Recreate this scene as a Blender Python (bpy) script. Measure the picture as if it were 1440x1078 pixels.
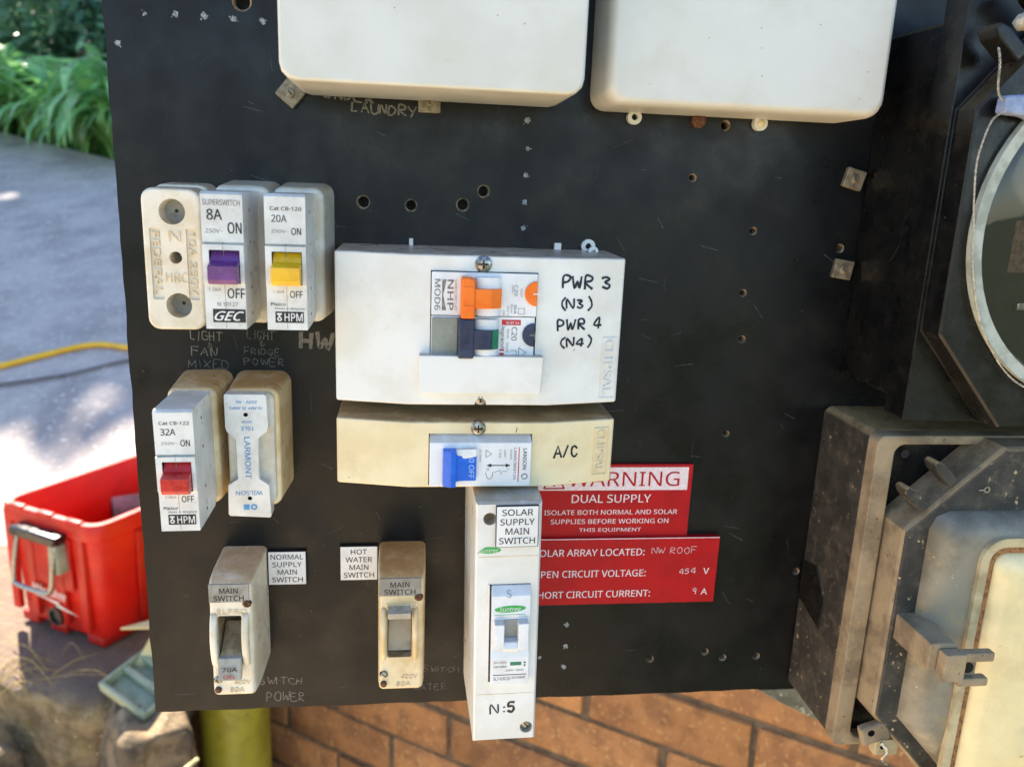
import bpy, bmesh, math, random
from mathutils import Vector, Matrix, noise
random.seed(7)
for _o in list(bpy.data.objects):
    bpy.data.objects.remove(_o)
scene = bpy.context.scene
C = scene.collection
R = math.radians

# ------------------------------------------------------------------ camera
cam_d = bpy.data.cameras.new('camera')
cam = bpy.data.objects.new('camera', cam_d); C.objects.link(cam)
cam_d.sensor_fit = 'HORIZONTAL'; cam_d.sensor_width = 7.0; cam_d.lens = 7.0*1150/1440
cam_d.clip_start = 0.02; cam_d.clip_end = 400
right = Vector((0.99241, -0.11661, 0.03913)); down = Vector((0.00968, -0.24308, -0.96996)); fwd = Vector((0.12262, 0.96297, -0.24011))
cam.matrix_world = Matrix(((right.x, -down.x, -fwd.x, 0), (right.y, -down.y, -fwd.y, -0.40), (right.z, -down.z, -fwd.z, 0), (0, 0, 0, 1)))
cam_d.dof.use_dof = True; cam_d.dof.focus_distance = 0.385; cam_d.dof.aperture_fstop = 2.2
scene.camera = cam

# ------------------------------------------------------------------ sky, sun, exposure
SUN = Vector((-0.30, 0.63, 0.715)).normalized()          # towards the sun
world = bpy.data.worlds.new('World'); scene.world = world; world.use_nodes = True
wn = world.node_tree.nodes; wl = world.node_tree.links
sky = wn.new('ShaderNodeTexSky'); sky.sky_type = 'NISHITA'; sky.sun_disc = False
sky.sun_elevation = math.asin(SUN.z); sky.sun_rotation = math.atan2(SUN.x, SUN.y)
sky.air_density = 1.0; sky.dust_density = 0.4; sky.ozone_density = 2.5
bgn = wn['Background']; bgn.inputs['Strength'].default_value = 0.10
wl.new(sky.outputs[0], bgn.inputs['Color'])
sun_d = bpy.data.lights.new('sun', 'SUN'); sun_d.energy = 5.0; sun_d.angle = R(0.5); sun_d.color = (1.0, 0.90, 0.76)
sun = bpy.data.objects.new('sun', sun_d); C.objects.link(sun)
sun.rotation_euler = SUN.to_track_quat('Z', 'Y').to_euler(); sun.location = (-3, 6, 8)
scene.view_settings.view_transform = 'Standard'; scene.view_settings.look = 'None'
scene.view_settings.exposure = 2.05; scene.view_settings.gamma = 1.0
scene.view_settings.use_curve_mapping = False

# ------------------------------------------------------------------ materials
def lin(c):
    return tuple(((v/255)/12.92 if v/255 <= .04045 else (((v/255)+.055)/1.055)**2.4) for v in c) + (1,)
def mat(name, c1, c2=None, rough=.45, scale=60, lo=.4, hi=.62, bump=0., bscale=400, spec=.5, metal=0.,
        dust=None, dust_amt=.8, dscale=90, spots=None, sscale=200, sth=.68, rand=0., trans=0., grime=None, gscale=25, coord='pos', sss=0., rvar=.1):
    m = bpy.data.materials.new(name); m.use_nodes = True
    nt = m.node_tree; N = nt.nodes; L = nt.links
    p = N['Principled BSDF']
    p.inputs['Roughness'].default_value = rough; p.inputs['Metallic'].default_value = metal
    p.inputs['Specular IOR Level'].default_value = spec
    geo = N.new('ShaderNodeNewGeometry')
    if coord == 'obj':
        tc = N.new('ShaderNodeTexCoord'); P = tc.outputs['Object']
    else:
        P = geo.outputs['Position']
    def nz(s, det=5, ro=.6):
        n = N.new('ShaderNodeTexNoise'); n.inputs['Scale'].default_value = s; n.inputs['Detail'].default_value = det
        n.inputs['Roughness'].default_value = ro; L.new(P, n.inputs['Vector']); return n.outputs['Fac']
    def rng(v, a, b, t0=0., t1=1.):
        r = N.new('ShaderNodeMapRange'); r.interpolation_type = 'SMOOTHSTEP'
        r.inputs['From Min'].default_value = a; r.inputs['From Max'].default_value = b
        r.inputs['To Min'].default_value = t0; r.inputs['To Max'].default_value = t1
        L.new(v, r.inputs['Value']); return r.outputs['Result']
    def mix(f, a, b, mode='MIX'):
        x = N.new('ShaderNodeMix'); x.data_type = 'RGBA'; x.blend_type = mode
        if isinstance(f, float): x.inputs[0].default_value = f
        else: L.new(f, x.inputs[0])
        for i, v in ((6, a), (7, b)):
            if isinstance(v, tuple): x.inputs[i].default_value = v
            else: L.new(v, x.inputs[i])
        return x.outputs[2]
    def mul(a, b):
        x = N.new('ShaderNodeMath'); x.operation = 'MULTIPLY'; L.new(a, x.inputs[0])
        if isinstance(b, float): x.inputs[1].default_value = b
        else: L.new(b, x.inputs[1])
        return x.outputs[0]
    base = nz(scale)
    col = mix(rng(base, lo, hi), lin(c1), lin(c2 or c1))
    if grime: col = mix(mul(rng(nz(gscale, 8, .7), .5, .72), grime[1]), col, lin(grime[0]))
    if spots: col = mix(rng(nz(sscale, 2, .5), sth, sth+.05), col, lin(spots))
    if dust:
        sx = N.new('ShaderNodeSeparateXYZ'); L.new(geo.outputs['Normal'], sx.inputs[0])
        f = mul(rng(sx.outputs['Z'], .25, .9), rng(nz(dscale, 6, .7), .25, .6, .35, 1.))
        col = mix(mul(f, dust_amt), col, lin(dust))
    if rand:
        oi = N.new('ShaderNodeObjectInfo'); hs = N.new('ShaderNodeHueSaturation')
        L.new(rng(oi.outputs['Random'], 0, 1, 1-rand, 1+rand), hs.inputs['Value']); L.new(col, hs.inputs['Color']); col = hs.outputs['Color']
    L.new(col, p.inputs['Base Color'])
    L.new(rng(nz(scale*2.3), .3, .7, max(.05, rough-rvar), min(1, rough+rvar)), p.inputs['Roughness'])
    if bump:
        bn = N.new('ShaderNodeBump'); bn.inputs['Strength'].default_value = 1.0; bn.inputs['Distance'].default_value = bump
        L.new(nz(bscale, 6, .65), bn.inputs['Height']); L.new(bn.outputs[0], p.inputs['Normal'])
    if sss:
        p.inputs['Subsurface Weight'].default_value = sss; p.inputs['Subsurface Radius'].default_value = (1, .5, .3); p.inputs['Subsurface Scale'].default_value = .003
    if trans:
        tr = N.new('ShaderNodeBsdfTranslucent'); L.new(col, tr.inputs['Color'])
        ms = N.new('ShaderNodeMixShader'); ms.inputs[0].default_value = trans
        L.new(p.outputs[0], ms.inputs[1]); L.new(tr.outputs[0], ms.inputs[2])
        L.new(ms.outputs[0], N['Material Output'].inputs['Surface'])
    return m

M = {}
M['board'] = mat('black_panel', (8, 9, 12), (17, 17, 19), rough=.36, scale=14, lo=.3, hi=.8, bump=.00006, bscale=900, grime=((46, 41, 34), .4), gscale=10, spots=(70, 66, 62), sscale=900, sth=.72, rvar=.14, spec=.28)
M['board_edge'] = mat('panel_raw_edge', (70, 58, 44), (40, 34, 28), rough=.8, scale=300)
M['hole_rim'] = mat('bare_fibre', (150, 132, 108), (96, 82, 66), rough=.8, scale=500)
M['chip'] = mat('pale_scuff', (150, 158, 160), (104, 108, 108), rough=.8, scale=900)
M['white'] = mat('white_plastic', (226, 226, 222), (216, 214, 206), rough=.36, scale=30, dust=(150, 128, 96), dust_amt=.75, grime=((200, 192, 174), .2), gscale=40, bump=.00003, bscale=1500, spots=(150, 140, 124), sscale=420, sth=.76)  # top dust; its beige also paints in warm bounce on the solar cover
M['white_clean'] = mat('white_box_plastic', (211, 211, 203), (204, 203, 193), rough=.42, scale=22, grime=((190, 180, 150), .3), gscale=16, bump=.00003, bscale=1200, spots=(140, 130, 112), sscale=160, sth=.79)
M['cream'] = mat('yellowed_plastic', (228, 214, 176), (220, 202, 160), rough=.38, scale=28, dust=(140, 110, 72), dust_amt=.8, grime=((190, 166, 122), .3), gscale=50, spots=(120, 96, 66), sscale=380, sth=.75)
M['aged'] = mat('aged_ivory_plastic', (228, 220, 202), (214, 202, 176), rough=.34, scale=60, dust=(178, 148, 106), dust_amt=.8, grime=((178, 152, 112), .3), gscale=90, spots=(110, 86, 60), sscale=500, sth=.82)
M['aged_dark'] = mat('stained_ivory_plastic', (224, 206, 168), (204, 178, 130), rough=.36, scale=50, dust=(164, 126, 76), dust_amt=.85, grime=((164, 132, 84), .35), gscale=80, spots=(90, 66, 40), sscale=420, sth=.8)
M['grey_plastic'] = mat('pale_grey_plastic', (222, 222, 218), (206, 205, 200), rough=.36, scale=70, dust=(158, 146, 124), dust_amt=.6, grime=((176, 168, 150), .35), gscale=110)
M['grey_base'] = mat('grey_ivory_plastic', (204, 202, 190), (188, 182, 166), rough=.38, scale=60, dust=(160, 142, 110), dust_amt=.7, grime=((160, 140, 108), .4), gscale=80)
M['mcb'] = mat('breaker_white', (226, 228, 230), (216, 218, 220), rough=.32, scale=60, dust=(160, 146, 126), dust_amt=.55)
M['nameplate'] = mat('grey_nameplate', (150, 148, 140), (128, 124, 114), rough=.5, scale=120)
M['shadow_grey'] = mat('grey_insert', (140, 142, 138), (126, 126, 120), rough=.35, scale=60)  # even grey for the toggle slot of the solar breaker
M['blank'] = mat('smoky_grey_cover', (142, 146, 138), (128, 130, 122), rough=.22, scale=60)
M['ink'] = mat('black_ink', (24, 23, 26), (84, 82, 80), rough=.6, scale=1100, lo=.52, hi=.8)
M['inkgrey'] = mat('worn_grey_ink', (104, 102, 100), (140, 136, 130), rough=.6, scale=900)
M['marker'] = mat('blue_black_marker', (26, 24, 52), (16, 15, 34), rough=.4, scale=500)
M['marker_br'] = mat('brown_black_marker', (52, 26, 24), (30, 18, 20), rough=.4, scale=500)
M['bluetext'] = mat('blue_print', (58, 132, 196), (84, 148, 200), rough=.5, scale=700)
M['palebluetext'] = mat('pale_blue_print', (150, 196, 240), (140, 186, 232), rough=.5, scale=700)
M['chalk'] = mat('faded_white_pencil', (104, 102, 96), (44, 42, 40), rough=.9, scale=1100, lo=.35, hi=.7)
M['chalk_bright'] = mat('white_pencil', (124, 120, 112), (62, 60, 56), rough=.9, scale=1100, lo=.4, hi=.75)
M['emboss'] = mat('embossed_ivory', (224, 208, 176), (206, 186, 148), rough=.4, scale=120)
M['purple'] = mat('purple_toggle', (112, 62, 128), (98, 50, 108), rough=.28, scale=120)
M['yellow'] = mat('yellow_toggle', (236, 184, 30), (226, 170, 24), rough=.3, scale=120)
M['redtog'] = mat('red_toggle', (196, 44, 40), (178, 36, 34), rough=.28, scale=120)
M['orange'] = mat('orange_toggle', (238, 118, 22), (232, 108, 18), rough=.34, scale=120)
M['navy'] = mat('navy_toggle', (44, 54, 84), (36, 44, 72), rough=.34, scale=120)
M['green'] = mat('green_flag', (24, 120, 88), (20, 108, 80), rough=.4, scale=120)
M['greenlogo'] = mat('green_print', (44, 168, 72), (52, 160, 76), rough=.45, scale=300)
M['blue'] = mat('blue_toggle', (30, 102, 212), (24, 94, 204), rough=.28, scale=120)
M['red_print'] = mat('red_print', (196, 30, 44), (184, 26, 40), rough=.4, scale=200)
M['greytog'] = mat('grey_toggle', (168, 164, 154), (146, 142, 132), rough=.3, scale=120)
M['dark_cavity'] = mat('dark_recess', (48, 42, 38), (30, 26, 24), rough=.7, scale=200)
M['cavity_ivory'] = mat('recess_ivory', (176, 156, 122), (140, 118, 84), rough=.6, scale=160)
M['steel'] = mat('zinc_screw', (170, 172, 168), (120, 116, 108), rough=.34, scale=500, metal=.9, grime=((88, 66, 46), .5), gscale=500)
M['rusty'] = mat('rusty_screw', (112, 74, 50), (70, 44, 30), rough=.7, scale=700, metal=.3)
M['washer'] = mat('bronze_clip', (140, 130, 110), (108, 98, 80), rough=.45, scale=300, metal=.35)
M['sign_red'] = mat('engraved_red_laminate', (176, 4, 18), (164, 3, 16), rough=.5, spec=.3, scale=60, grime=((150, 10, 20), .3), gscale=60)
M['sign_white'] = mat('engraved_white', (232, 216, 216), (222, 200, 202), rough=.6, scale=500)
M['label_white'] = mat('white_laminate', (226, 226, 224), (214, 214, 212), rough=.4, scale=60)
M['meter'] = mat('black_bakelite', (10, 10, 11), (20, 19, 18), rough=.3, scale=40, dust=(120, 104, 78), dust_amt=.55, grime=((48, 43, 38), .35), gscale=160, bump=.00005, bscale=900, spots=(100, 90, 76), sscale=600, sth=.76, rvar=.12, spec=.35)
M['meter_dusty'] = mat('dusty_black_bakelite', (40, 38, 35), (58, 54, 48), rough=.62, scale=70, dust=(184, 152, 104), dust_amt=.95, dscale=160, grime=((112, 100, 80), .55), gscale=150, bump=.00012, bscale=900, spots=(168, 150, 116), sscale=300, sth=.68)
M['dust_rim'] = mat('dust_coated_rim', (150, 132, 104), (118, 102, 80), rough=.75, scale=60, grime=((176, 152, 112), .6), gscale=90, spots=(96, 84, 68), sscale=300, sth=.68)
M['hump'] = mat('dust_hazed_cover', (136, 130, 114), (106, 100, 86), rough=.5, scale=30, grime=((176, 150, 100), .6), gscale=50, spots=(196, 178, 140), sscale=500, sth=.7)
M['window_cream'] = mat('dirty_window_glare', (234, 216, 164), (216, 198, 150), rough=.22, scale=22, grime=((180, 176, 150), .5), gscale=18, spots=(190, 150, 90), sscale=120, sth=.72)  # bright ground reflected in the dirty window is put into this cream
M['rust_seal'] = mat('rust_brown_gasket', (156, 112, 70), (112, 78, 48), rough=.9, scale=500, bump=.0004, bscale=900)
M['frame_pale'] = mat('pale_frame', (192, 176, 138), (164, 148, 114), rough=.5, scale=80, grime=((140, 120, 88), .5), gscale=90)
M['ring'] = mat('grey_green_gasket', (178, 182, 168), (146, 150, 136), rough=.5, scale=90)
M['dial_black'] = mat('matt_black_dial', (7, 8, 9), (14, 14, 14), rough=.8, scale=60, spec=.1)
M['wire'] = mat('twisted_seal_wire', (196, 188, 172), (150, 142, 126), rough=.35, scale=700, metal=.7)
M['tag'] = mat('blue_grey_seal_plastic', (146, 160, 190), (124, 138, 168), rough=.45, scale=200, grime=((110, 108, 104), .5), gscale=300)
M['bead'] = mat('pale_bolt', (186, 178, 160), (140, 130, 112), rough=.5, scale=400)
M['galv'] = mat('galvanised_steel', (150, 146, 132), (118, 112, 98), rough=.5, scale=80, metal=.6, spots=(186, 180, 160), sscale=140, sth=.6)
M['brick'] = mat('clay_brick', (180, 124, 74), (152, 104, 64), rough=.9, scale=26, bump=.0016, bscale=170, spots=(196, 150, 92), sscale=150, sth=.62, grime=((112, 80, 54), .6), gscale=40, rand=.2)
M['mortar'] = mat('grey_mortar', (112, 92, 70), (84, 68, 52), rough=.95, scale=60, bump=.001, bscale=300)
M['splash'] = mat('mortar_splash', (206, 176, 124), (190, 158, 108), rough=.9, scale=60)
M['pvc'] = mat('olive_painted_pipe', (160, 148, 44), (142, 130, 36), rough=.42, scale=14, grime=((94, 84, 34), .5), gscale=30, spots=(84, 74, 32), sscale=120, sth=.72)
M['stone'] = mat('mossy_stone', (150, 130, 96), (94, 78, 56), rough=.95, scale=24, lo=.35, hi=.68, grime=((112, 104, 44), .8), gscale=34, spots=(206, 200, 180), sscale=85, sth=.67, bump=.008, bscale=90)
M['stone_b'] = mat('weathered_stone', (142, 122, 94), (92, 78, 60), rough=.95, scale=20, grime=((96, 88, 40), .6), gscale=30, spots=(168, 158, 136), sscale=60, sth=.7, bump=.005, bscale=70)
M['ledge'] = mat('mossy_ledge_stone', (156, 136, 100), (98, 82, 58), rough=.95, scale=24, lo=.35, hi=.68, grime=((112, 104, 44), .8), gscale=34, spots=(196, 190, 168), sscale=85, sth=.68, bump=.007, bscale=90, dust=(118, 100, 86), dust_amt=.95, dscale=40)
M['earth'] = mat('dark_earth', (104, 74, 46), (66, 46, 30), rough=1, scale=20, bump=.01, bscale=50)
M['drive'] = mat('driveway_concrete', (186, 174, 164), (156, 146, 140), rough=.92, scale=5, lo=.3, hi=.7, bump=.004, bscale=70, grime=((126, 116, 108), .6), gscale=4.5, spots=(206, 196, 184), sscale=60, sth=.62)
M['joint'] = mat('joint_filler', (84, 74, 64), (66, 58, 50), rough=1, scale=40)
M['yard'] = mat('yard_paving', (208, 184, 150), (188, 164, 130), rough=.95, scale=3, bump=.003, bscale=60)
M['lawn'] = mat('lawn_and_soil', (84, 92, 60), (62, 62, 44), rough=1, scale=2, bump=.01, bscale=40)
M['hill'] = mat('planted_bank', (52, 58, 34), (36, 40, 26), rough=1, scale=3, bump=.02, bscale=20)
M['toolbox'] = mat('red_moulded_plastic', (214, 40, 22), (204, 32, 20), rough=.42, scale=20, trans=.22, bump=.0002, bscale=500, grime=((176, 60, 44), .45), gscale=26)
M['latch_black'] = mat('black_latch', (34, 32, 34), (26, 25, 26), rough=.3, scale=60)
M['logo_white'] = mat('white_logo', (232, 214, 204), (222, 200, 190), rough=.5, scale=100)
M['roll'] = mat('dark_purple_sheath', (58, 32, 46), (40, 24, 34), rough=.95, scale=40, spec=.05)
M['tray'] = mat('pale_green_plastic', (168, 172, 140), (146, 150, 120), rough=.5, scale=30, grime=((120, 116, 84), .4), gscale=40)
M['plank'] = mat('cream_fibre_board', (222, 202, 150), (208, 184, 130), rough=.7, scale=20)
M['hose'] = mat('yellow_hose', (232, 186, 30), (222, 172, 24), rough=.4, scale=20)
M['stick'] = mat('peeled_stick', (236, 226, 176), (206, 190, 130), rough=.7, scale=90)
M['leaf'] = mat('strap_leaf', (152, 198, 122), (108, 172, 98), rough=.28, scale=8, trans=.4, rand=.3)
M['leaf_dark'] = mat('dark_shrub_leaf', (104, 142, 104), (66, 108, 84), rough=.4, scale=6, trans=.2)
M['leaf_tree'] = mat('tree_leaf', (52, 78, 36), (38, 60, 30), rough=.5, scale=6, trans=.25)
M['bark'] = mat('brown_bark', (112, 84, 60), (76, 56, 40), rough=.95, scale=12, bump=.01, bscale=30)
M['straw'] = mat('dry_grass', (176, 152, 96), (140, 118, 70), rough=.9, scale=60)

# glass for the round meter window
gm = bpy.data.materials.new('clear_meter_glass'); gm.use_nodes = True
gp = gm.node_tree.nodes['Principled BSDF']; gp.inputs['Roughness'].default_value = .02; gp.inputs['Transmission Weight'].default_value = 1.0; gp.inputs['IOR'].default_value = 1.45; gp.inputs['Base Color'].default_value = (.9, .93, .93, 1)
M['glass'] = gm

# ------------------------------------------------------------------ mesh helpers; board millimetres: x right, d out of the board, z up
class B:
    def __init__(s): s.bm = bmesh.new()
    def _merge(s, t, bev=0., seg=2):
        if bev:
            bmesh.ops.recalc_face_normals(t, faces=t.faces[:])
            es = [e for e in t.edges if len(e.link_faces) == 2 and e.calc_face_angle(0) > .25]
            bmesh.ops.bevel(t, geom=es, offset=bev, segments=seg, profile=.5, affect='EDGES', clamp_overlap=True)
        me = bpy.data.meshes.new('t'); t.to_mesh(me); t.free(); s.bm.from_mesh(me); bpy.data.meshes.remove(me); return s
    def prism(s, pts, vec, bev=0., seg=2):
        t = bmesh.new(); a = [t.verts.new((p[0], -p[1], p[2])) for p in pts]
        b = [t.verts.new((p[0]+vec[0], -(p[1]+vec[1]), p[2]+vec[2])) for p in pts]
        n = len(a); t.faces.new(a); t.faces.new(b[::-1])
        for i in range(n): t.faces.new((a[i], b[i], b[(i+1) % n], a[(i+1) % n]))
        return s._merge(t, bev, seg)
    def box(s, x0, x1, d0, d1, z0, z1, bev=0., seg=2):
        return s.prism([(x0, d0, z0), (x1, d0, z0), (x1, d0, z1), (x0, d0, z1)], (0, d1-d0, 0), bev, seg)
    def loft(s, rings, cap0=True, cap1=True):
        t = bmesh.new(); vs = [[t.verts.new((p[0], -p[1], p[2])) for p in r] for r in rings]; n = len(vs[0])
        for a, b in zip(vs, vs[1:]):
            for i in range(n): t.faces.new((a[i], b[i], b[(i+1) % n], a[(i+1) % n]))
        if cap0: t.faces.new(vs[0])
        if cap1: t.faces.new(vs[-1][::-1])
        return s._merge(t)
    def cyl(s, x, z, d0, d1, r0, r1=None, n=20):
        r1 = r0 if r1 is None else r1
        ring = lambda d, r: [(x+r*math.cos(6.28318*i/n), d, z+r*math.sin(6.28318*i/n)) for i in range(n)]
        return s.loft([ring(d0, r0), ring(d1, r1)])
    def rings(s, x, z, prof, n=24, sx=1., cap0=True, cap1=True):       # prof: (d, r) pairs, axis out of the board
        return s.loft([[(x+sx*r*math.cos(6.28318*i/n), d, z+r*math.sin(6.28318*i/n)) for i in range(n)] for d, r in prof], cap0, cap1)
    def annulus(s, x, z, d0, d1, r0, r1, n=48):
        t = bmesh.new(); cs = []
        for d, r in ((d0, r0), (d1, r0), (d1, r1), (d0, r1)):
            cs.append([t.verts.new((x+r*math.cos(6.28318*i/n), -d, z+r*math.sin(6.28318*i/n))) for i in range(n)])
        for k in range(4):
            a, b = cs[k], cs[(k+1) % 4]
            for i in range(n): t.faces.new((a[i], a[(i+1) % n], b[(i+1) % n], b[i]))
        return s._merge(t)
    def tube(s, pts, r, n=8, caps=True):
        P = [Vector((p[0], -p[1], p[2])) for p in pts]; t = bmesh.new(); prev = None; rg = []
        for i, p in enumerate(P):
            tg = (P[min(i+1, len(P)-1)]-P[max(i-1, 0)]).normalized()
            up = Vector((0, 0, 1)) if abs(tg.z) < .95 else Vector((1, 0, 0))
            if prev is not None: up = prev
            a = tg.cross(up).normalized(); b = a.cross(tg).normalized(); prev = b
            rr = r[i] if isinstance(r, (list, tuple)) else r
            rg.append([t.verts.new(p+(a*math.cos(6.28318*k/n)+b*math.sin(6.28318*k/n))*rr) for k in range(n)])
        for a, b in zip(rg, rg[1:]):
            for k in range(n): t.faces.new((a[k], b[k], b[(k+1) % n], a[(k+1) % n]))
        if caps: t.faces.new(rg[0]); t.faces.new(rg[-1][::-1])
        return s._merge(t)
    def quad(s, *pts):
        s.bm.faces.new([s.bm.verts.new((p[0], -p[1], p[2])) for p in pts]); return s

def rrect(x0, x1, z0, z1, r, d, n=5):
    out = []
    for cx, cz, a in ((x1-r, z1-r, 0), (x0+r, z1-r, 90), (x0+r, z0+r, 180), (x1-r, z0+r, 270)):
        for k in range(n+1):
            t = R(a+90*k/n); out.append((cx+r*math.cos(t), d, cz+r*math.sin(t)))
    return out
def housing(x0, x1, z0, z1, d0, d1, r, draft=1., edge=1.5, b=None):      # drafted moulding with rounded corners and a rolled front edge
    b = b or B(); rs = [rrect(x0, x1, z0, z1, r, d0)]
    for k in range(5):
        t = R(90*k/4); i = draft+edge*(1-math.cos(t)); rs.append(rrect(x0+i, x1-i, z0+i, z1-i, max(.3, r-i*.5), d1-edge+edge*math.sin(t)))
    return b.loft(rs)
def spline(pts, m=8):
    out = []; P = [Vector(p) for p in pts]
    for i in range(len(P)-1):
        a, b, c, d = P[max(i-1, 0)], P[i], P[i+1], P[min(i+2, len(P)-1)]
        for k in range(m):
            t = k/m; out.append(tuple(.5*((2*b)+(c-a)*t+(2*a-5*b+4*c-d)*t*t+(3*b-a-3*c+d)*t**3)))
    out.append(tuple(P[-1])); return out

def root_loc(o):
    while o.parent: o = o.parent
    return o.location.copy()
def link_mesh(name, me, m, parent):
    o = bpy.data.objects.new(name, me); C.objects.link(o)
    if m is not None: me.materials.append(m)
    if parent is not None: o.parent = parent
    return o
def part(name, b, m, parent=None, cut=None, angle=34, inner=None, kind=None, origin=None):
    off = root_loc(parent) if parent is not None else Vector(origin or (0, 0, 0))
    bmesh.ops.recalc_face_normals(b.bm, faces=b.bm.faces[:])
    me = bpy.data.meshes.new(name); b.bm.to_mesh(me); b.bm.free()
    if cut is not None:
        bmesh.ops.recalc_face_normals(cut.bm, faces=cut.bm.faces[:])
        cm = bpy.data.meshes.new('c'); cut.bm.to_mesh(cm); cut.bm.free()
        me.transform(Matrix.Scale(.01, 4)); cm.transform(Matrix.Scale(.01, 4))
        me.materials.append(M[m]); cm.materials.append(M[inner or m])
        o = bpy.data.objects.new('tmp', me); q = bpy.data.objects.new('cutter', cm); C.objects.link(o); C.objects.link(q)
        md = o.modifiers.new('b', 'BOOLEAN'); md.object = q; md.solver = 'EXACT'; md.material_mode = 'TRANSFER'; md.use_self = True
        bpy.context.view_layer.update(); dg = bpy.context.evaluated_depsgraph_get()
        nm = bpy.data.meshes.new_from_object(o.evaluated_get(dg)); nm.name = name
        bpy.data.objects.remove(o); bpy.data.objects.remove(q); me = nm; me.transform(Matrix.Scale(100, 4))
    else: me.materials.append(M[m])
    me.transform(Matrix.Translation(-off) @ Matrix.Scale(.001, 4))
    me.polygons.foreach_set('use_smooth', [True]*len(me.polygons)); me.set_sharp_from_angle(angle=R(angle))
    o = link_mesh(name, me, None, parent)
    if parent is None: o.location = off
    if kind: o['kind'] = kind
    wm = o.modifiers.new('weighted_normal', 'WEIGHTED_NORMAL'); wm.keep_sharp = True; wm.weight = 80
    return o
def tag(o, label=None, cat=None, group=None, kind=None):
    if label: o['label'] = label
    if cat: o['category'] = cat
    if group: o['group'] = group
    if kind: o['kind'] = kind
    return o
def thing(name, x, z, label, cat, group=None, y=0., rz=0.):
    o = bpy.data.objects.new(name, None); o.empty_display_size = .02; C.objects.link(o)
    o.location = (x*.001, y, z*.001); o.rotation_euler = (0, 0, rz)
    return tag(o, label, cat, group)

_fp = bpy.utils.system_resource('DATAFILES', path='fonts') or ''
try: FONT = bpy.data.fonts.load(_fp+'/NotoSansHebrew-Regular.woff2')       # Blender's own bundled typeface
except Exception: FONT = None
def text(parent, s, x0, z0, w, h, d, m, rot=0, name='lettering', bold=0., shear=0., thick=.12, dfun=None, solid=0.):
    """flat printed line: baseline starts at (x0,z0), w x h millimetres, turned by rot degrees"""
    cu = bpy.data.curves.new('t', 'FONT'); cu.body = s; cu.size = 1
    if FONT: cu.font = FONT
    cu.resolution_u = 2;  cu.shear = shear; cu.extrude = 0
    o = bpy.data.objects.new('t', cu); C.objects.link(o); bpy.context.view_layer.update()
    me = bpy.data.meshes.new_from_object(o.evaluated_get(bpy.context.evaluated_depsgraph_get())); bpy.data.objects.remove(o); bpy.data.curves.remove(cu)
    xs = [v.co.x for v in me.vertices]; ys = [v.co.y for v in me.vertices]
    ax, bx, ay, by = min(xs), max(xs), min(ys), max(ys); kx = w/(bx-ax) if w else h/(by-ay); ky = h/(by-ay)
    ca, sa = math.cos(R(rot)), math.sin(R(rot)); off = root_loc(parent)
    bm = bmesh.new(); nv0 = len(me.vertices); e = bold*h*.9; lay = []
    shifts = [(0, 0)] if (bold <= 0 or solid) else [(0, 0), (e, 0), (-e, 0), (0, e*.6), (0, -e*.6)]
    for sx, sz in shifts:
        bm.from_mesh(me); lay += [(sx, sz, len(lay)//nv0*.008)]*nv0
    bpy.data.meshes.remove(me)
    for v, (sx, sz, lf) in zip(list(bm.verts), lay):
        u, t = (v.co.x-ax)*kx+sx, (v.co.y-ay)*ky+sz
        X, Z = x0+u*ca-t*sa, z0+u*sa+t*ca
        v.co = Vector((X, -((dfun(X, Z) if dfun else d)+thick+lf), Z))*.001-off
    for f in bm.faces:
        f.normal_update()
        if f.normal.y > 0: f.normal_flip()
    if solid:
        g = bmesh.ops.extrude_face_region(bm, geom=bm.faces[:])
        for v in g['geom']:
            if isinstance(v, bmesh.types.BMVert): v.co.y -= solid*.001
        bmesh.ops.recalc_face_normals(bm, faces=bm.faces[:])
    me = bpy.data.meshes.new(name); bm.to_mesh(me); bm.free()
    return link_mesh(name, me, M[m], parent)

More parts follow.
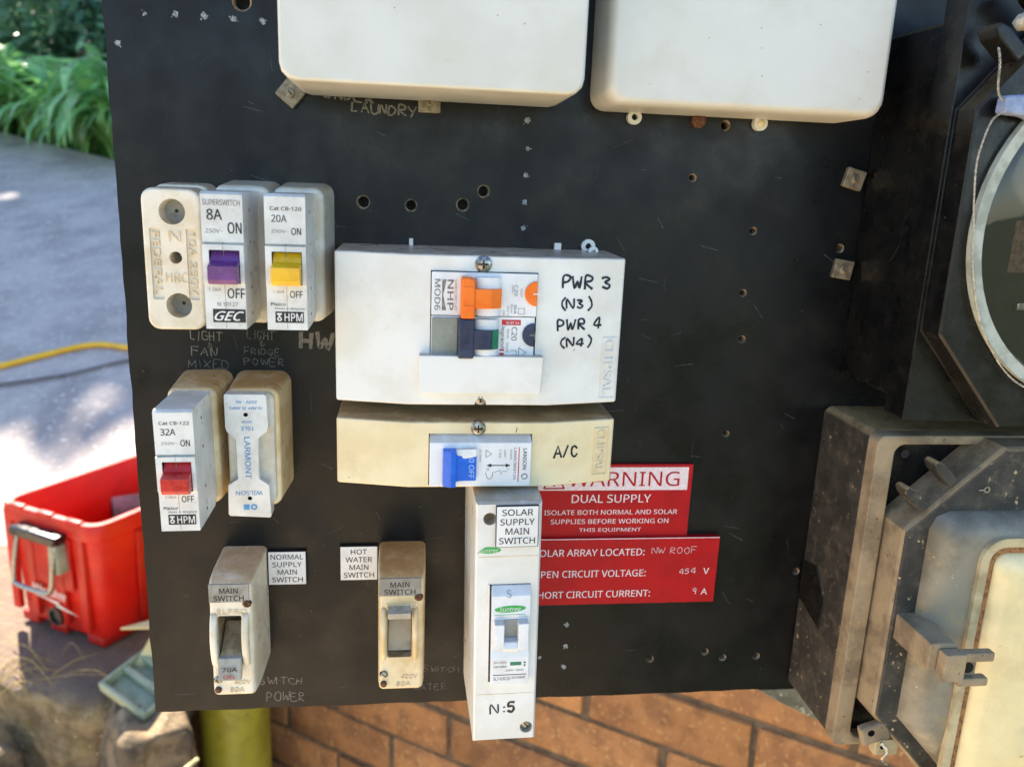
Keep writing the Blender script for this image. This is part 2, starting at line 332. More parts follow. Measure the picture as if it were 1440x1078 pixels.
GL = {'A': '0,0 2,6 4,0;0.8,2.2 3.2,2.2', 'B': '0,0 0,6 2.6,6 3.2,4.8 2.4,3.3 0,3.2;2.2,3.2 3.6,1.8 2.6,0 0,0', 'C': '3.8,4.8 2.6,6 1,5.4 .2,3 1,.6 2.6,0 3.8,1', 'D': '0,0 0,6 2.4,5.6 3.8,3 2.4,.3 0,0',
      'E': '3.6,6 0.2,6 0.2,0 3.6,0;0.2,3.1 2.8,3.1', 'F': '3.6,6 0.2,6 0.2,0;0.2,3.1 2.8,3.1', 'G': '3.8,5 2.4,6 .8,5.2 .2,3 1,.5 2.6,0 3.7,1 3.7,2.8 2.3,2.8', 'H': '0.2,0 .2,6;3.6,0 3.6,6;.2,3 3.6,3',
      'I': '1,0 1,6', 'K': '.2,0 .2,6;3.5,6 .2,2.8 3.6,0', 'L': '.3,6 .2,0 3.4,0', 'M': '0,0 .6,6 2.2,1.6 3.9,6 4.4,0', 'N': '.2,0 .3,6 3.4,.2 3.6,6', 'O': '2,6 .4,4.8 .1,2.4 1.4,0 3,.3 3.9,2.6 3.4,5.2 2,6',
      'P': '.2,0 .3,6 2.8,5.9 3.4,4.4 2.4,3 .3,2.8', 'R': '.2,0 .3,6 2.8,5.8 3.2,4.4 2.2,3.2 .3,3 3.5,0', 'S': '3.5,5.2 2,6 .6,5 1,3.6 3,2.5 3.4,1 2,0 .3,.8', 'T': '0,6 4,6;2,6 1.9,0', 'U': '.2,6 .4,1 2,0 3.4,1 3.7,6',
      'W': '0,6 1,0 2.2,4 3.4,0 4.6,6', 'X': '.2,0 3.6,6;.3,6 3.7,0', 'Y': '.2,6 2,3;3.8,6 1.4,0', '3': '.3,5.4 2,6 3.2,4.8 1.4,3.3 3.4,2 2.4,.2 .3,.6', '4': '2.6,0 2.6,6 0,2 3.8,2', '5': '3.4,6 .8,6 .5,3.6 2.6,3.7 3.4,1.8 2.2,0 .2,.6', '9': '3.2,4.6 1.8,6 .4,4.6 1.6,3 3.2,4.2 3.2,5.2 2.6,0',
      '(': '2.4,7 .8,4.5 .8,1.5 2.4,-1', ')': '.6,7 2.2,4.5 2.2,1.5 .6,-1', '/': '.2,-.6 3.2,6.6', ':': '.8,4 1.1,4.3;.8,1 1.1,1.3', '&': '3.6,0 .8,4.4 1.8,6 2.8,4.8 .4,1.4 1.6,0 3.6,2.4', '+': '0,3 3.6,3;1.8,1.2 1.8,4.8', '~': '0,2.6 1,3.6 2.2,2.6 3.4,3.6', '-': '0.4,3 3,3'}
def hand(parent, s, x0, z0, w, h, d, m, wid=.6, rot=0., seed=1, name='handwriting', dfun=None, adv=5.2, thick=.14, jit=.15):
    """handwritten strokes as thin mitred ribbons"""
    rd = random.Random(seed); strokes = []; cx = 0.
    for ch in s:
        if ch == ' ': cx += 3; continue
        oy = rd.uniform(-.35, .35); ox = rd.uniform(-.3, .3); sc = rd.uniform(.88, 1.1)
        for st in GL[ch].split(';'):
            strokes.append([(cx+ox+sc*float(p.split(',')[0])+rd.uniform(-jit, jit), oy+sc*float(p.split(',')[1])+rd.uniform(-jit, jit)) for p in st.split()])
        cx += 3.0 if ch in 'I(): ' else adv
    k = w/cx; kz = h/6.; ca, sa = math.cos(R(rot)), math.sin(R(rot)); bm = bmesh.new(); off = root_loc(parent); lift = 0.
    for st in strokes:
        pts = [Vector((p[0]*k, p[1]*kz)) for p in st]
        if len(pts) > 3: pts = [Vector(q[:2]) for q in spline([(p.x, p.y, 0) for p in pts], 4)]
        L_, R_ = [], []; lift += .012
        for i, p in enumerate(pts):
            t = (pts[min(i+1, len(pts)-1)]-pts[max(i-1, 0)]).normalized(); nrm = Vector((-t.y, t.x))
            e = wid*.5*rd.uniform(.8, 1.15)
            q = p-t*e*.6 if i == 0 else (p+t*e*.6 if i == len(pts)-1 else p)
            for lst, sg in ((L_, 1), (R_, -1)):
                a = q+nrm*e*sg; X, Z = x0+a.x*ca-a.y*sa, z0+a.x*sa+a.y*ca
                lst.append(bm.verts.new(Vector((X, -((dfun(X, Z) if dfun else d)+thick+lift), Z))*.001-off))
        for i in range(len(pts)-1): bm.faces.new((L_[i], L_[i+1], R_[i+1], R_[i]))
    for f in bm.faces:
        f.normal_update()
        if f.normal.y > 0: f.normal_flip()
    me = bpy.data.meshes.new(name); bm.to_mesh(me); bm.free()
    return link_mesh(name, me, M[m], parent)

def screw(parent, x, z, d, r, m='steel', slot='cross', name='screw', h=1.2):
    b = B().rings(x, z, [(d-1.5, r), (d+h*.35, r), (d+h*.8, r*.8), (d+h, r*.35)], n=18)
    c = B().box(x-r*.55, x+r*.55, d+h*.4, d+h+2, z-r*.11, z+r*.11)
    if slot == 'cross': c.box(x-r*.11, x+r*.11, d+h*.41, d+h+2, z-r*.55, z+r*.55)
    else:
        bmesh.ops.rotate(c.bm, cent=(x, 0, z), matrix=Matrix.Rotation(R(50), 3, 'Y'), verts=c.bm.verts[:])
    return part(name, b, m, parent, cut=c, inner='rusty')

# ================================================================== SETTING
def sheet(name, f, x0, x1, y0, y1, nx, ny, m, kind='structure'):
    bm = bmesh.new(); g = [[bm.verts.new((x0+(x1-x0)*i/nx, y0+(y1-y0)*j/ny, f(x0+(x1-x0)*i/nx, y0+(y1-y0)*j/ny))) for j in range(ny+1)] for i in range(nx+1)]
    for i in range(nx):
        for j in range(ny): bm.faces.new((g[i][j], g[i+1][j], g[i+1][j+1], g[i][j+1]))
    me = bpy.data.meshes.new(name); bm.to_mesh(me); bm.free()
    me.polygons.foreach_set('use_smooth', [True]*len(me.polygons))
    return tag(link_mesh(name, me, M[m], None), kind=kind)
GZ = -1.45
sheet('ground', lambda x, y: GZ, -150, 150, -150, 150, 4, 4, 'lawn')
sheet('forecourt', lambda x, y: GZ+.012, -7, .35, -3.4, 1.2, 10, 10, 'yard')  # unseen paving, added and sized to bounce warm light onto the board
def drive_z(x, y): return .0883*x+.2784*y-1.095
def far_y(x): return 4.55+(-1.656-x)*.88 if x < -1.4 else 4.55-.25*(x+1.656)    # far edge of the driveway
bm = bmesh.new(); cols = []
for i in range(41):
    x = -8+10*i/40; row = []
    for j in range(25):
        y0 = 1.06+max(0, (-.72-x))*.55 if x < -.2 else 1.3; y = y0+(far_y(x)-y0)*j/24
        row.append(bm.verts.new((x, y, max(GZ+.02, drive_z(x, y)+.006*noise.noise((x*1.5, y*1.5, 0))))))
    cols.append(row)
for i in range(40):
    for j in range(24): bm.faces.new((cols[i][j], cols[i+1][j], cols[i+1][j+1], cols[i][j+1]))
me = bpy.data.meshes.new('driveway'); bm.to_mesh(me); bm.free(); me.polygons.foreach_set('use_smooth', [True]*len(me.polygons))
drv = tag(link_mesh('driveway', me, M['drive'], None), kind='structure')
b = B(); jp = []
for k in range(30):
    x = -2.4+2.9*k/29; y = 2.118+(-.845-x)*-.30+.012*math.sin(k*1.7); jp.append((x, y))
for (xa, ya), (xb, yb) in zip(jp, jp[1:]):
    b.quad(*[(X*1000, -Y*1000, (drive_z(X, Y)+.01)*1000) for X, Y in ((xa, ya-.007), (xb, yb-.007), (xb, yb+.007), (xa, ya+.007))])
part('expansion_joint', b, 'joint', drv)
def hill_z(x, y):
    e = y-far_y(x); base = drive_z(x, far_y(x))
    return base-.03+max(min(e, 1.2), 0)*.08+max(0, min(e-1.2, 16))*.32+.05*noise.noise((x, y, 1)) if e > -.02 else drive_z(x, y)-.35
sheet('hill', hill_z, -40, 30, 3.4, 50, 100, 120, 'hill')
bk = B()                                              # earth bank that holds the driveway up
for i in range(12):
    xa, xb = -8+7.6*i/12, -8+7.6*(i+1)/12
    fy = lambda x: 1.04+max(0, (-.72-x))*.55
    bk.quad((xa*1000, -fy(xa)*1000, drive_z(xa, fy(xa))*1000-8), (xb*1000, -fy(xb)*1000, drive_z(xb, fy(xb))*1000-8), (xb*1000, -fy(xb)*1000+60, GZ*1000), (xa*1000, -fy(xa)*1000+60, GZ*1000))
tag(part('earth_bank', bk, 'earth'), kind='structure')

# brick wall behind the board
WD = Vector((.81, -.586, 0)).normalized(); WN = Vector((-WD.y*-1, 0, 0))
W0 = Vector((-.318, 1.052, GZ)); ang = math.atan2(WD.y, WD.x)
wall = bpy.data.objects.new('brick_wall', None); C.objects.link(wall); wall.location = W0; wall.rotation_euler = (0, 0, ang)
tag(wall, 'orange brown brick wall with grey mortar joints behind the black board', 'wall')
NB, NC = 7, 26
def raw_part(name, b, m, parent, loc=(0, 0, 0)):
    bmesh.ops.recalc_face_normals(b.bm, faces=b.bm.faces[:]); me = bpy.data.meshes.new(name); b.bm.to_mesh(me); b.bm.free(); me.transform(Matrix.Scale(.001, 4))
    me.polygons.foreach_set('use_smooth', [True]*len(me.polygons)); me.set_sharp_from_angle(angle=R(34))
    o = link_mesh(name, me, M[m], parent); o.location = loc; return o
raw_part('mortar_core', B().box(6, NB*240-16, -104, -4.5, 0, NC*86-6), 'mortar', wall)
def brick_mesh(w, seed):
    b = B().box(0, w, -110, 0, 0, 76, 4, 2); rd = random.Random(seed)
    for v in b.bm.verts: v.co += Vector((rd.uniform(-2, 2), rd.uniform(-1.6, 1.6), rd.uniform(-2, 2)))
    bmesh.ops.recalc_face_normals(b.bm, faces=b.bm.faces[:]); me = bpy.data.meshes.new('brick'); b.bm.to_mesh(me); b.bm.free(); me.transform(Matrix.Scale(.001, 4))
    me.polygons.foreach_set('use_smooth', [True]*len(me.polygons)); me.set_sharp_from_angle(angle=R(40)); me.materials.append(M['brick']); return me
full = [brick_mesh(230, k) for k in range(5)]; half = [brick_mesh(110, k+9) for k in range(3)]
for c in range(NC):
    x = 0; k = 0
    off = 60 if False else 0
    while x < NB*240-20:
        hb = (c % 2 and x == 0) or (NB*240-x < 200)
        o = bpy.data.objects.new('brick', random.choice(half if hb else full)); C.objects.link(o); o.parent = wall
        o.location = (x*.001, random.uniform(-.002, .002), c*.086); x += 120 if hb else 240
b = B(); pts = [(22*math.cos(t*.35)*(1+.3*math.sin(t*2.1)), 12*math.sin(t*.35)*(1+.25*math.cos(t*1.3))) for t in range(18)]
b.prism([(p[0]+785, 1.2, p[1]+835) for p in pts], (0, 3.2, 0), 1)
raw_part('mortar_splash', b, 'splash', wall)  # pale, slightly raised patch on the brick face

# olive downpipe
pp = thing('drain_pipe', 0, 0, 'olive painted round drain pipe below the left corner of the black board', 'pipe')
pp.location = (-.292, .86, GZ); 
def lathe(name, prof, m, parent, n=36):
    b = B()
    b.loft([[(r*math.cos(6.28318*i/n), r*math.sin(6.28318*i/n), z) for i in range(n)] for z, r in prof]); return raw_part(name, b, m, parent)
lathe('pipe_wall', [(0, 57), (420, 57), (421, 58), (424, 58), (425, 57), (1300, 57)], 'pvc', pp)
lathe('coupling', [(640, 57.3), (641, 62), (646, 63.5), (760, 63.5), (764, 62), (765, 57.3)], 'pvc', pp)
raw_part('pipe_clip', B().box(-64, 64, -150, 0, 985, 1010, 2), 'galv', pp)

# stones of the low retaining wall
def stone(name, ctr, size, rz, m, label, seed, rough=.02, flat_top=False, group=None, sub=9):
    bm = bmesh.new(); bmesh.ops.create_cube(bm, size=1); bmesh.ops.subdivide_edges(bm, edges=bm.edges[:], cuts=sub, use_grid_fill=True)
    for v in bm.verts:
        p = v.co.copy(); q = p*2; k = (abs(q.x)**14+abs(q.y)**14+abs(q.z)**14)**(1/14); p = p/max(k, 1e-6)
        p = Vector((p.x*size[0], p.y*size[1], p.z*size[2]))
        top = flat_top and q.z > .9
        dv = noise.noise_vector(p*5+Vector((seed, seed*2, 0)))*rough*1.3+noise.noise_vector(p*16+Vector((0, seed, 3)))*rough*.5+noise.noise_vector(p*38+Vector((seed, 0, 3)))*rough*.28
        if top: dv = Vector((dv.x, dv.y, dv.z*.18))
        v.co = p+dv
    me = bpy.data.meshes.new(name); bm.to_mesh(me); bm.free(); me.polygons.foreach_set('use_smooth', [True]*len(me.polygons))
    o = link_mesh(name, me, M[m], None); o.location = (ctr[0], ctr[1], ctr[2]+size[2]*0); o.rotation_euler = (0, 0, rz)
    return tag(o, label, 'stone', group)
ST = 'stones of the low retaining wall'
a = R(-31.8)
stone('ledge_stone', (-.632, 1.235, -.975), (.72, .66, .35), a, 'ledge', 'long flat brown stone ledge carrying the red crate', 1, .02, True, ST, 34)
stone('mossy_stone', (-.60, .84, -1.22), (.36, .2, .36), a, 'stone', 'mossy lichen spotted stone under the front of the ledge below the red crate', 4, .024, False, ST, 26)
stone('rough_stone', (-.392, .745, -1.0), (.14, .16, .35), R(28), 'stone_b', 'rounded weathered stone beside the olive pipe', 9, .030, False, ST, 20)
stone('corner_stone', (-.72, .75, -1.09), (.22, .16, .40), R(-24), 'stone_b', 'grey stone at the bottom left corner of the photo', 13, .024, False, ST, 18)
stone('gap_stone', (-.47, .93, -1.09), (.16, .2, .42), R(8), 'earth', 'dark brown earthy stone below the green plastic tray', 21, .02, False, ST, 10)
stone('side_stone', (-1.22, 1.22, -1.08), (.36, .3, .4), R(-31), 'stone', 'mossy wall stone left of the red crate slab', 31, .03, False, ST, 10)

# ================================================================== THE BOARD
BX0, BX1, BZ0, BZ1 = -133.6, 420, -282.3, 250
bd = thing('switchboard_panel', 140, 0, 'large black switchboard panel, worn and drilled, carrying all the electrical gear', 'panel')
holes = [(-23.1, -12.4, 2.9), (-.8, -13.2, 2.7), (23.8, -12, 2.9), (33.5, -5.4, 2.7), (136, 4.9, 1.7), (169.8, -19.7, 1.7), (168.1, -51, 1.7), (170, -75, 1.7), (167, -126.3, 1.5), (216.5, -207.3, 1.9), (136.2, -260, 1.9), (168.1, -256.5, 1.9), (179.1, -260.6, 1.9), (199.2, -260.4, 1.9), (-75.3, 71.7, 3.8), (217, -27, 2.0), (150, 30, 2.2)]
cut = B()
for x, z, r in holes:
    cut.rings(x, z, [(-9, r*.9), (-1.0, r*.9), (.9, r*1.25+.35)], n=16)
b = B(); rd = random.Random(3); pl = []
for k in range(60): pl.append((BX0+rd.uniform(-.35, .35), 0, BZ1-(BZ1-BZ0)*k/60))
for k in range(60): pl.append((BX0+(BX1-BX0)*k/60, 0, BZ0+rd.uniform(-.3, .3)))
pl += [(BX1, 0, BZ0), (BX1, 0, BZ1)]
b.prism(pl, (0, -6.4, 0))
part('panel_sheet', b, 'board', bd, cut=cut, inner='hole_rim', angle=15)
part('backing_tray', B().box(-112, 400, -46, -10, -272, 236, 2), 'dark_cavity', bd)  # unseen box added behind the panel so the drilled holes read dark
def blob(name, x, z, r, m, seed, d=.06, n=9):
    rd = random.Random(seed); b = B(); b.prism([(x+r*rd.uniform(.6, 1.2)*math.cos(6.283*i/n), d-.2, z+r*rd.uniform(.6, 1.2)*math.sin(6.283*i/n)) for i in range(n)], (0, .26, 0)); return part(name, b, m, bd)
for k, (x, z) in enumerate([(-116.3, 64.3), (-103.5, 64.8), (-91.5, 64.9), (-78.9, 64.3), (-66.7, 64.1), (53.3, 27.7), (53.9, 15.1), (53.4, 3), (53.6, -9.6), (53.4, -22.1), (86.9, -237), (86.8, -250.2), (86.7, -263.2), (72.7, -256.8), (-128.4, 51.5)]):
    o = blob('plugged_hole', x, z, (1.5 if k else 1.1)*(.75 if k in (0, 6, 13) else 1), 'chip', k)
    for q in range(2): blob('paint_chip', x+random.uniform(-1.8, 1.8), z+random.uniform(-1.6, 1.6), random.uniform(.25, .5), 'chip', k*7+q, n=6)
for k in range(90):
    blob('paint_chip', random.uniform(-128, 215), random.uniform(-276, 60), random.uniform(.08, .26), random.choice(['chip', 'hole_rim', 'chalk']), 200+k, n=5)
b = B()
for k in range(150):
    x = random.uniform(-128, 210); z = random.uniform(-276, 60); l = random.uniform(1.5, 11)**1.0; an = random.choice((-1.2, -.3, .2, 1.35))+random.uniform(-.4, .4); dx, dz = l*math.cos(an), l*math.sin(an)
    b.quad((x, .05, z), (x+dx, .05, z+dz), (x+dx+.03, .05, z+dz+.07), (x+.03, .05, z+.05))
part('scratches', b, 'chip', bd, kind='stuff')
CH = [('UNDER', -41, 33.6, 24, 4, -4), ('LAUNDRY', -28.4, 28.2, 30, 4, -2.5), ('LIGHT', -104.8, -79.5, 15, 4.2, -2), ('&', -97.6, -83.6, 4, 3.2, 0), ('FAN', -104.6, -87.0, 13, 4, -1), ('MIXED', -106.5, -93.0, 20, 4, -3),
      ('LIGHT', -78.8, -78.6, 14, 4, -2), ('&', -73, -82.4, 3.4, 2.8, 0), ('FRIDGE', -80, -86.3, 17, 3.2, -2), ('POWER', -80.5, -91.4, 20, 3.6, -2), ('SWITCH', -79.5, -267.6, 24, 3.8, -1), ('POWER', -76, -277.6, 21, 5, -3), ('SWITCH', 8.5, -263.2, 20, 3.6, -3), ('WATER', 3, -274.2, 19, 3.6, -1)]
for k, (s, x, z, w, h, rt) in enumerate(CH):
    hand(bd, s, x, z, w, h, 0, 'chalk' if k not in (0, 1, 2, 4, 10, 11) else 'chalk_bright', wid=.48 if k not in (0, 1) else .85, rot=rt, seed=40+k, name='pencil_writing', thick=.08, jit=.45)
hand(bd, 'HW', -53.8, -82.6, 16, 7.2, 0, 'chalk_bright', wid=1.9, rot=-4, seed=77, name='paint_writing', thick=.08)

# square bronze clips on the board
def clip(x, z, rt, label):
    t = thing('board_clip', x, z, label, 'clip', 'square metal clips on the board')
    b = B().box(x-5.2, x+5.2, 0, 3.2, z-4.9, z+4.9, .8); bmesh.ops.rotate(b.bm, cent=(x, 0, z), matrix=Matrix.Rotation(R(rt), 3, 'Y'), verts=b.bm.verts[:])
    part('plate', b, 'washer', t); screw(t, x, z, 3.2, 2.2, 'washer', 'slot', h=.9)
clip(-55, 34.4, 40, 'bronze square clip at the lower left corner of the left white box')
clip(7.2, 33.6, 0, 'bronze square clip below the middle of the left white box')
clip(218.5, 7.5, 14, 'upper bronze square clip beside the big black round-window meter')
clip(218.9, -37.3, 8, 'lower bronze square clip beside the big black round-window meter')

# two large white boxes at the top
t = thing('white_enclosure', 8, 110, 'left white plastic box at the top edge of the board, with chamfered lower corners', 'box')
def chamfer_rect(x0, x1, z0, z1, c, d): return [(x0+c, d, z0), (x1-c, d, z0), (x1, d, z0+c), (x1, d, z1-c), (x1-c, d, z1), (x0+c, d, z1), (x0, d, z1-c), (x0, d, z0+c)]
def tl(i, d): return rrect(-52.5+i, 69.2-i, 34.2+i, 190-i, 6.5, d, 3)
part('cover', B().loft([tl(0, 0), tl(0, 4), tl(.4, 53), tl(.6, 54.2), tl(1.1, 54.9), tl(1.9, 55.2)]), 'white_clean', t, angle=50)
t = thing('white_enclosure', 147, 110, 'right white plastic box at the top edge, beside the big black meter', 'box')
def tr(i, d): return rrect(82.5+i, 212-i, 33.6+i, 190-i, 7, d, 5)
part('cover', B().loft([tr(0, 0), tr(.2, 26), tr(.6, 30), tr(1.4, 32.4), tr(2.6, 33.7), tr(4, 34.2)]), 'white_clean', t, angle=50)
for x in (104, 166.5):
    b = B().annulus(x, 31.5, 0, 3.4, 1.5, 3.4, 20); part('mounting_lug', b, 'white_clean', t)
b = B().rings(136, 31.5, [(0, 3.6), (2.5, 3.4), (3.4, 2)], n=16); part('screw', b, 'rusty', t)
b = B().rings(166.5, 31.5, [(0, 1.6), (4.2, 1.5), (4.8, .8)], n=14); part('screw', b, 'window_cream', t)

for e_, (xa, xb), dd in ((bpy.data.objects['white_enclosure'], (-46, 62), 55.2), (bpy.data.objects['white_enclosure.001'], (92, 202), 34.2)):
    rd = random.Random(int(dd))
    for k in range(9):
        x = rd.uniform(xa, xb); z = rd.uniform(41, 74); r = rd.uniform(.12, .5)
        part('dirt_speck', B().prism([(x+r*rd.uniform(.5, 1.3)*math.cos(i), dd-.1, z+r*rd.uniform(.5, 1.3)*math.sin(i)) for i in range(6)], (0, .14, 0)), rd.choice(['nameplate', 'washer', 'frame_pale']), e_)
# ---------------------------------------------------------------- plug-in breakers
def plug_base(t, x0, x1, z0, z1, d, m='grey_base', r=5):
    part('base', housing(x0-1.2, x1+1.2, z0-1.0, z1+.6, 0, d, r, 1.6, 2.2), m, t, angle=50)
def breaker(t, x, z, h, w, d, base_d, tog, lean=0.):
    """body seen from the front: x,z = top left corner; the side profile is extruded across its width"""
    zt, zb = z, z-h; f = lambda k: zt-h*k
    prof = [(base_d-2, zt), (d-1.2, zt), (d, f(.02)), (d, f(.36)), (d-1, f(.37)), (d-1, f(.372)), (d+.9, f(.376)), (d+.9, f(.66)), (d, f(.67)), (d, zb), (base_d+6, zb), (base_d-2, f(.93))]
    wx0, wx1, wz0, wz1 = x+w*.16, x+w*.90, f(.66), f(.415)
    bodyb = B().prism([(x, p[0], p[1]) for p in prof], (w, 0, 0), .45, 2)
    bd_ = part('body', bodyb, 'grey_plastic', t, cut=B().box(wx0, wx1, d-9, d+6, wz0, wz1), inner='dark_cavity')
    part('seam', B().box(x+w*.5-.09, x+w*.5+.09, d-.4, d+.03, zb+.3, f(.36)).box(x+w*.5-.09, x+w*.5+.09, d+.6, d+.95, f(.413), f(.378)), 'inkgrey', bd_)
    for k in (.12, .36, .7, .9): part('rivet_slot', B().box(x+w-.02, x+w+.06, d-14, d-12.6, f(k)-1.3, f(k)), 'dark_cavity', bd_)
    zr = f(.50)
    tp = [(d-4, wz1-.3), (d-1.5, wz1-.4), (d+1.2, zr+.4), (d+6.2, zr-1.2), (d+6.4, f(.622)), (d+5.2, f(.655)), (d+.5, f(.66)+.2), (d-4, f(.66)+.4)]
    part('toggle', B().prism([(wx0+.25, p[0], p[1]) for p in tp], (wx1-wx0-.5, 0, 0), .35, 2), tog, t)
    return f

def gec():
    t = thing('plug_in_breaker', -74.5, -35, 'grey plug-in circuit breaker marked 8A with a purple toggle', 'circuit breaker', 'plug-in breakers in the left rows')
    plug_base(t, -84.6, -60.8, -66.5, -5.2, 30)
    X, Z, H, W, D = -82.2, -8.5, 54.2, 15.9, 62
    f = breaker(t, X, Z, H, W, D, 29, 'purple')
    T = lambda s, u, v, w, h, m='ink', **k: text(t, s, X+W*u, Z-H*v, W*w, h, D, m, **k)
    T('SUPERSWITCH', .05, .097, .89, 2.2, 'inkgrey', bold=.012); T('8A', .14, .20, .36, 4.1, bold=.02); T('ON', .63, .295, .33, 4.3, bold=.02)
    T('250V~', .09, .295, .42, 1.7, 'inkgrey'); T('1.5kA', .1, .718, .3, 1.5, 'inkgrey'); T('OFF', .56, .768, .42, 3.9, bold=.02); T('N 10127', .3, .828, .5, 1.6, 'inkgrey', bold=.01)
    lp = part('logo_plate', B().box(X+W*.18, X+W*.98, D-.2, D+.1, Z-H*.95, Z-H*.85), 'ink', t)
    text(lp, 'GEC', X+W*.22, Z-H*.935, W*.72, 3.7, D+.1, 'label_white', bold=.035, shear=.45, name='logo')
    text(t, '0', X+W*.5, Z-H*.475, 1.3, 1.8, D, 'redtog', name='toggle_mark', thick=.0, dfun=lambda x, z: D-1.5+2.7*min(1, max(0, (Z-H*.425-z)/(H*.075)))+.15)
gec()
def hpm(X, Z, H, W, D, bx, amp, cat, togm, togname, label, base_m, bz):
    t = thing('plug_in_breaker', X+8, Z-27, label, 'circuit breaker', 'plug-in breakers in the left rows')
    plug_base(t, bx[0], bx[1], bz[0], bz[1], 30, base_m)
    breaker(t, X, Z, H, W, D, 29, togm)
    T = lambda s, u, v, w, h, m='ink', **k: text(t, s, X+W*u, Z-H*v, W*w, h, D, m, **k)
    T('Cat '+cat, .14, .118, .76, 1.45, bold=.02); T(amp, .17, .202, .37, 2.8, bold=.012); T('250V~', .16, .28, .42, 1.3, 'inkgrey'); T('ON', .65, .292, .235, 2.8, bold=.015)
    T('1.5kA', .16, .722, .28, 1.2, 'inkgrey'); T('OFF', .58, .756, .31, 2.8, bold=.012); T('Plazco', .1, .817, .36, 1.3, bold=.03); T('Made in Belgium', .2, .85, .74, 1.15, 'ink')
    lp = part('logo_plate', B().box(X+W*.2, X+W*.91, D-.2, D+.1, Z-H*.945, Z-H*.86), 'ink', t)
    text(lp, 'HPM', X+W*.43, Z-H*.932, W*.45, 3.2, D+.1, 'label_white', bold=.015, name='logo')
    b = B().annulus(X+W*.30, Z-H*.916, D+.1, D+.2, .45, .95, 14).box(X+W*.24, X+W*.36, D+.1, D+.2, Z-H*.885, Z-H*.872).box(X+W*.28, X+W*.32, D+.1, D+.2, Z-H*.898, Z-H*.886)
    part('logo', b, 'label_white', lp)
    text(t, '0', X+W*.5, Z-H*.475, 1.3, 1.8, D, 'inkgrey' if togm == 'x' else togm, name='toggle_mark', thick=0., dfun=lambda x, z: D-1.5+2.7*min(1, max(0, (Z-H*.425-z)/(H*.075)))+.15)
    return t
hpm(-58.1, -8.5, 54.2, 15.9, 62, (-60.2, -37.8), '20A', 'CB-120', 'yellow', 'yellow', 'grey plug-in circuit breaker marked 20A with a yellow toggle', 'grey_base', (-65.5, -5.2))
t32 = hpm(-105.2, -97, 53.6, 15.9, 62, (-109, -86.6), '32A', 'CB-122', 'redtog', 'red', 'grey plug-in circuit breaker marked 32A with a red toggle', 'aged_dark', (-152, -94.8))
t32.rotation_euler = (0, R(-.7), 0)

# fuse holder with two round holes
t = thing('fuse_holder', -102, -38, 'ivory fuse holder with two big round holes, leftmost in the top row', 'fuse holder')
part('base', housing(-114.2, -88.6, -69, -6.6, 0, 15, 5, .6, 1.5), 'aged', t, angle=50)
cut = B().rings(-101.8, -18.4, [(22, 5.0), (40, 6.0)], n=28).rings(-101, -58.6, [(22, 5.0), (40, 6.0)], n=28).rings(-101.3, -37.8, [(12, 2.3), (28.5, 2.4), (40, 4.6)], n=20)
cut.box(-111.6, -107, 28.8, 34, -56, -25.5, .4).box(-96.6, -92.2, 28.8, 34, -56, -25.5, .4)
part('fuse_carrier', housing(-114.8, -89.8, -69.8, -8.2, 14, 30, 5.2, .4, 1.4), 'aged', t, cut=cut, inner='aged', angle=40)
for x, z in ((-101.8, -18.4), (-101, -58.6)):
    part('contact_plate', B().cyl(x, z, 20, 22.3, 5.0, n=24), 'nameplate', t); part('screw_hole', B().cyl(x, z, 22.2, 22.5, .8, n=12), 'dark_cavity', t)
part('bore', B().cyl(-101.3, -37.8, 11, 14.5, 2.3, n=16), 'dark_cavity', t)
text(t, 'FEDERAL', -110.7, -27, 27, 2.9, 28.8, 'emboss', rot=-90, bold=.02, thick=-.1, solid=.9); text(t, '10A 250V', -95.9, -27, 27, 2.9, 28.8, 'emboss', rot=-90, bold=.02, thick=-.1, solid=.9)
text(t, 'N', -103.8, -31, 5, 4.4, 29.8, 'emboss', bold=.02, thick=0, solid=.7); text(t, 'HRC', -106, -48.6, 9, 4.2, 29.8, 'emboss', bold=.02, thick=0, solid=.7)

# spare fuse holder with blue upside-down print
t = thing('fuse_holder', -71.5, -125, 'ivory fuse holder with blue upside-down lettering, right of the red-toggle breaker', 'fuse holder')
part('base', housing(-85.0, -58.4, -154.5, -94.3, 0, 29, 5.5, 1.4, 2), 'aged_dark', t, angle=50)
part('carrier_body', housing(-83.2, -61.4, -152, -96.8, 24, 31, 4, .4, 1.2), 'grey_base', t, angle=50)
pl = [(-82.6, -97.2), (-65.2, -97.2), (-64.4, -98), (-64.0, -112), (-64.4, -114.4), (-68.6, -118), (-68.8, -137.2), (-64.4, -140.4), (-63.8, -155.4), (-64.4, -156.6), (-82.4, -155.6), (-83.2, -154.8), (-82.8, -140.4), (-78.4, -137.4), (-78.6, -118.6), (-82.4, -114.8), (-83, -113), (-83, -98)]
part('fuse_carrier', B().prism([(p[0], 27, p[1]) for p in pl], (0, 8, 0), .9, 2), 'grey_plastic', t, cut=B().cyl(-73.7, -106.7, 30, 40, 1.0, n=12).cyl(-73.3, -146.8, 30, 40, 1.0, n=12), inner='dark_cavity')
for s, xr, zr_, w, h in (('16 AMP 35 AMP2', -66.2, -103.0, 14.5, 1.3), ('250V - AS', -68.6, -100.2, 9, 1.3), ('16LE', -70.4, -112.2, 5.6, 2.0), ('Series', -71, -109.6, 4.6, 1.2), ('WILSON', -67.6, -143.2, 11.8, 2.0)):
    text(t, s, xr, zr_, w, h, 35, 'bluetext', rot=180, bold=.012)
text(t, 'LARMONT', -74.8, -117.2, 20, 2.6, 35, 'bluetext', rot=-90, bold=.012)
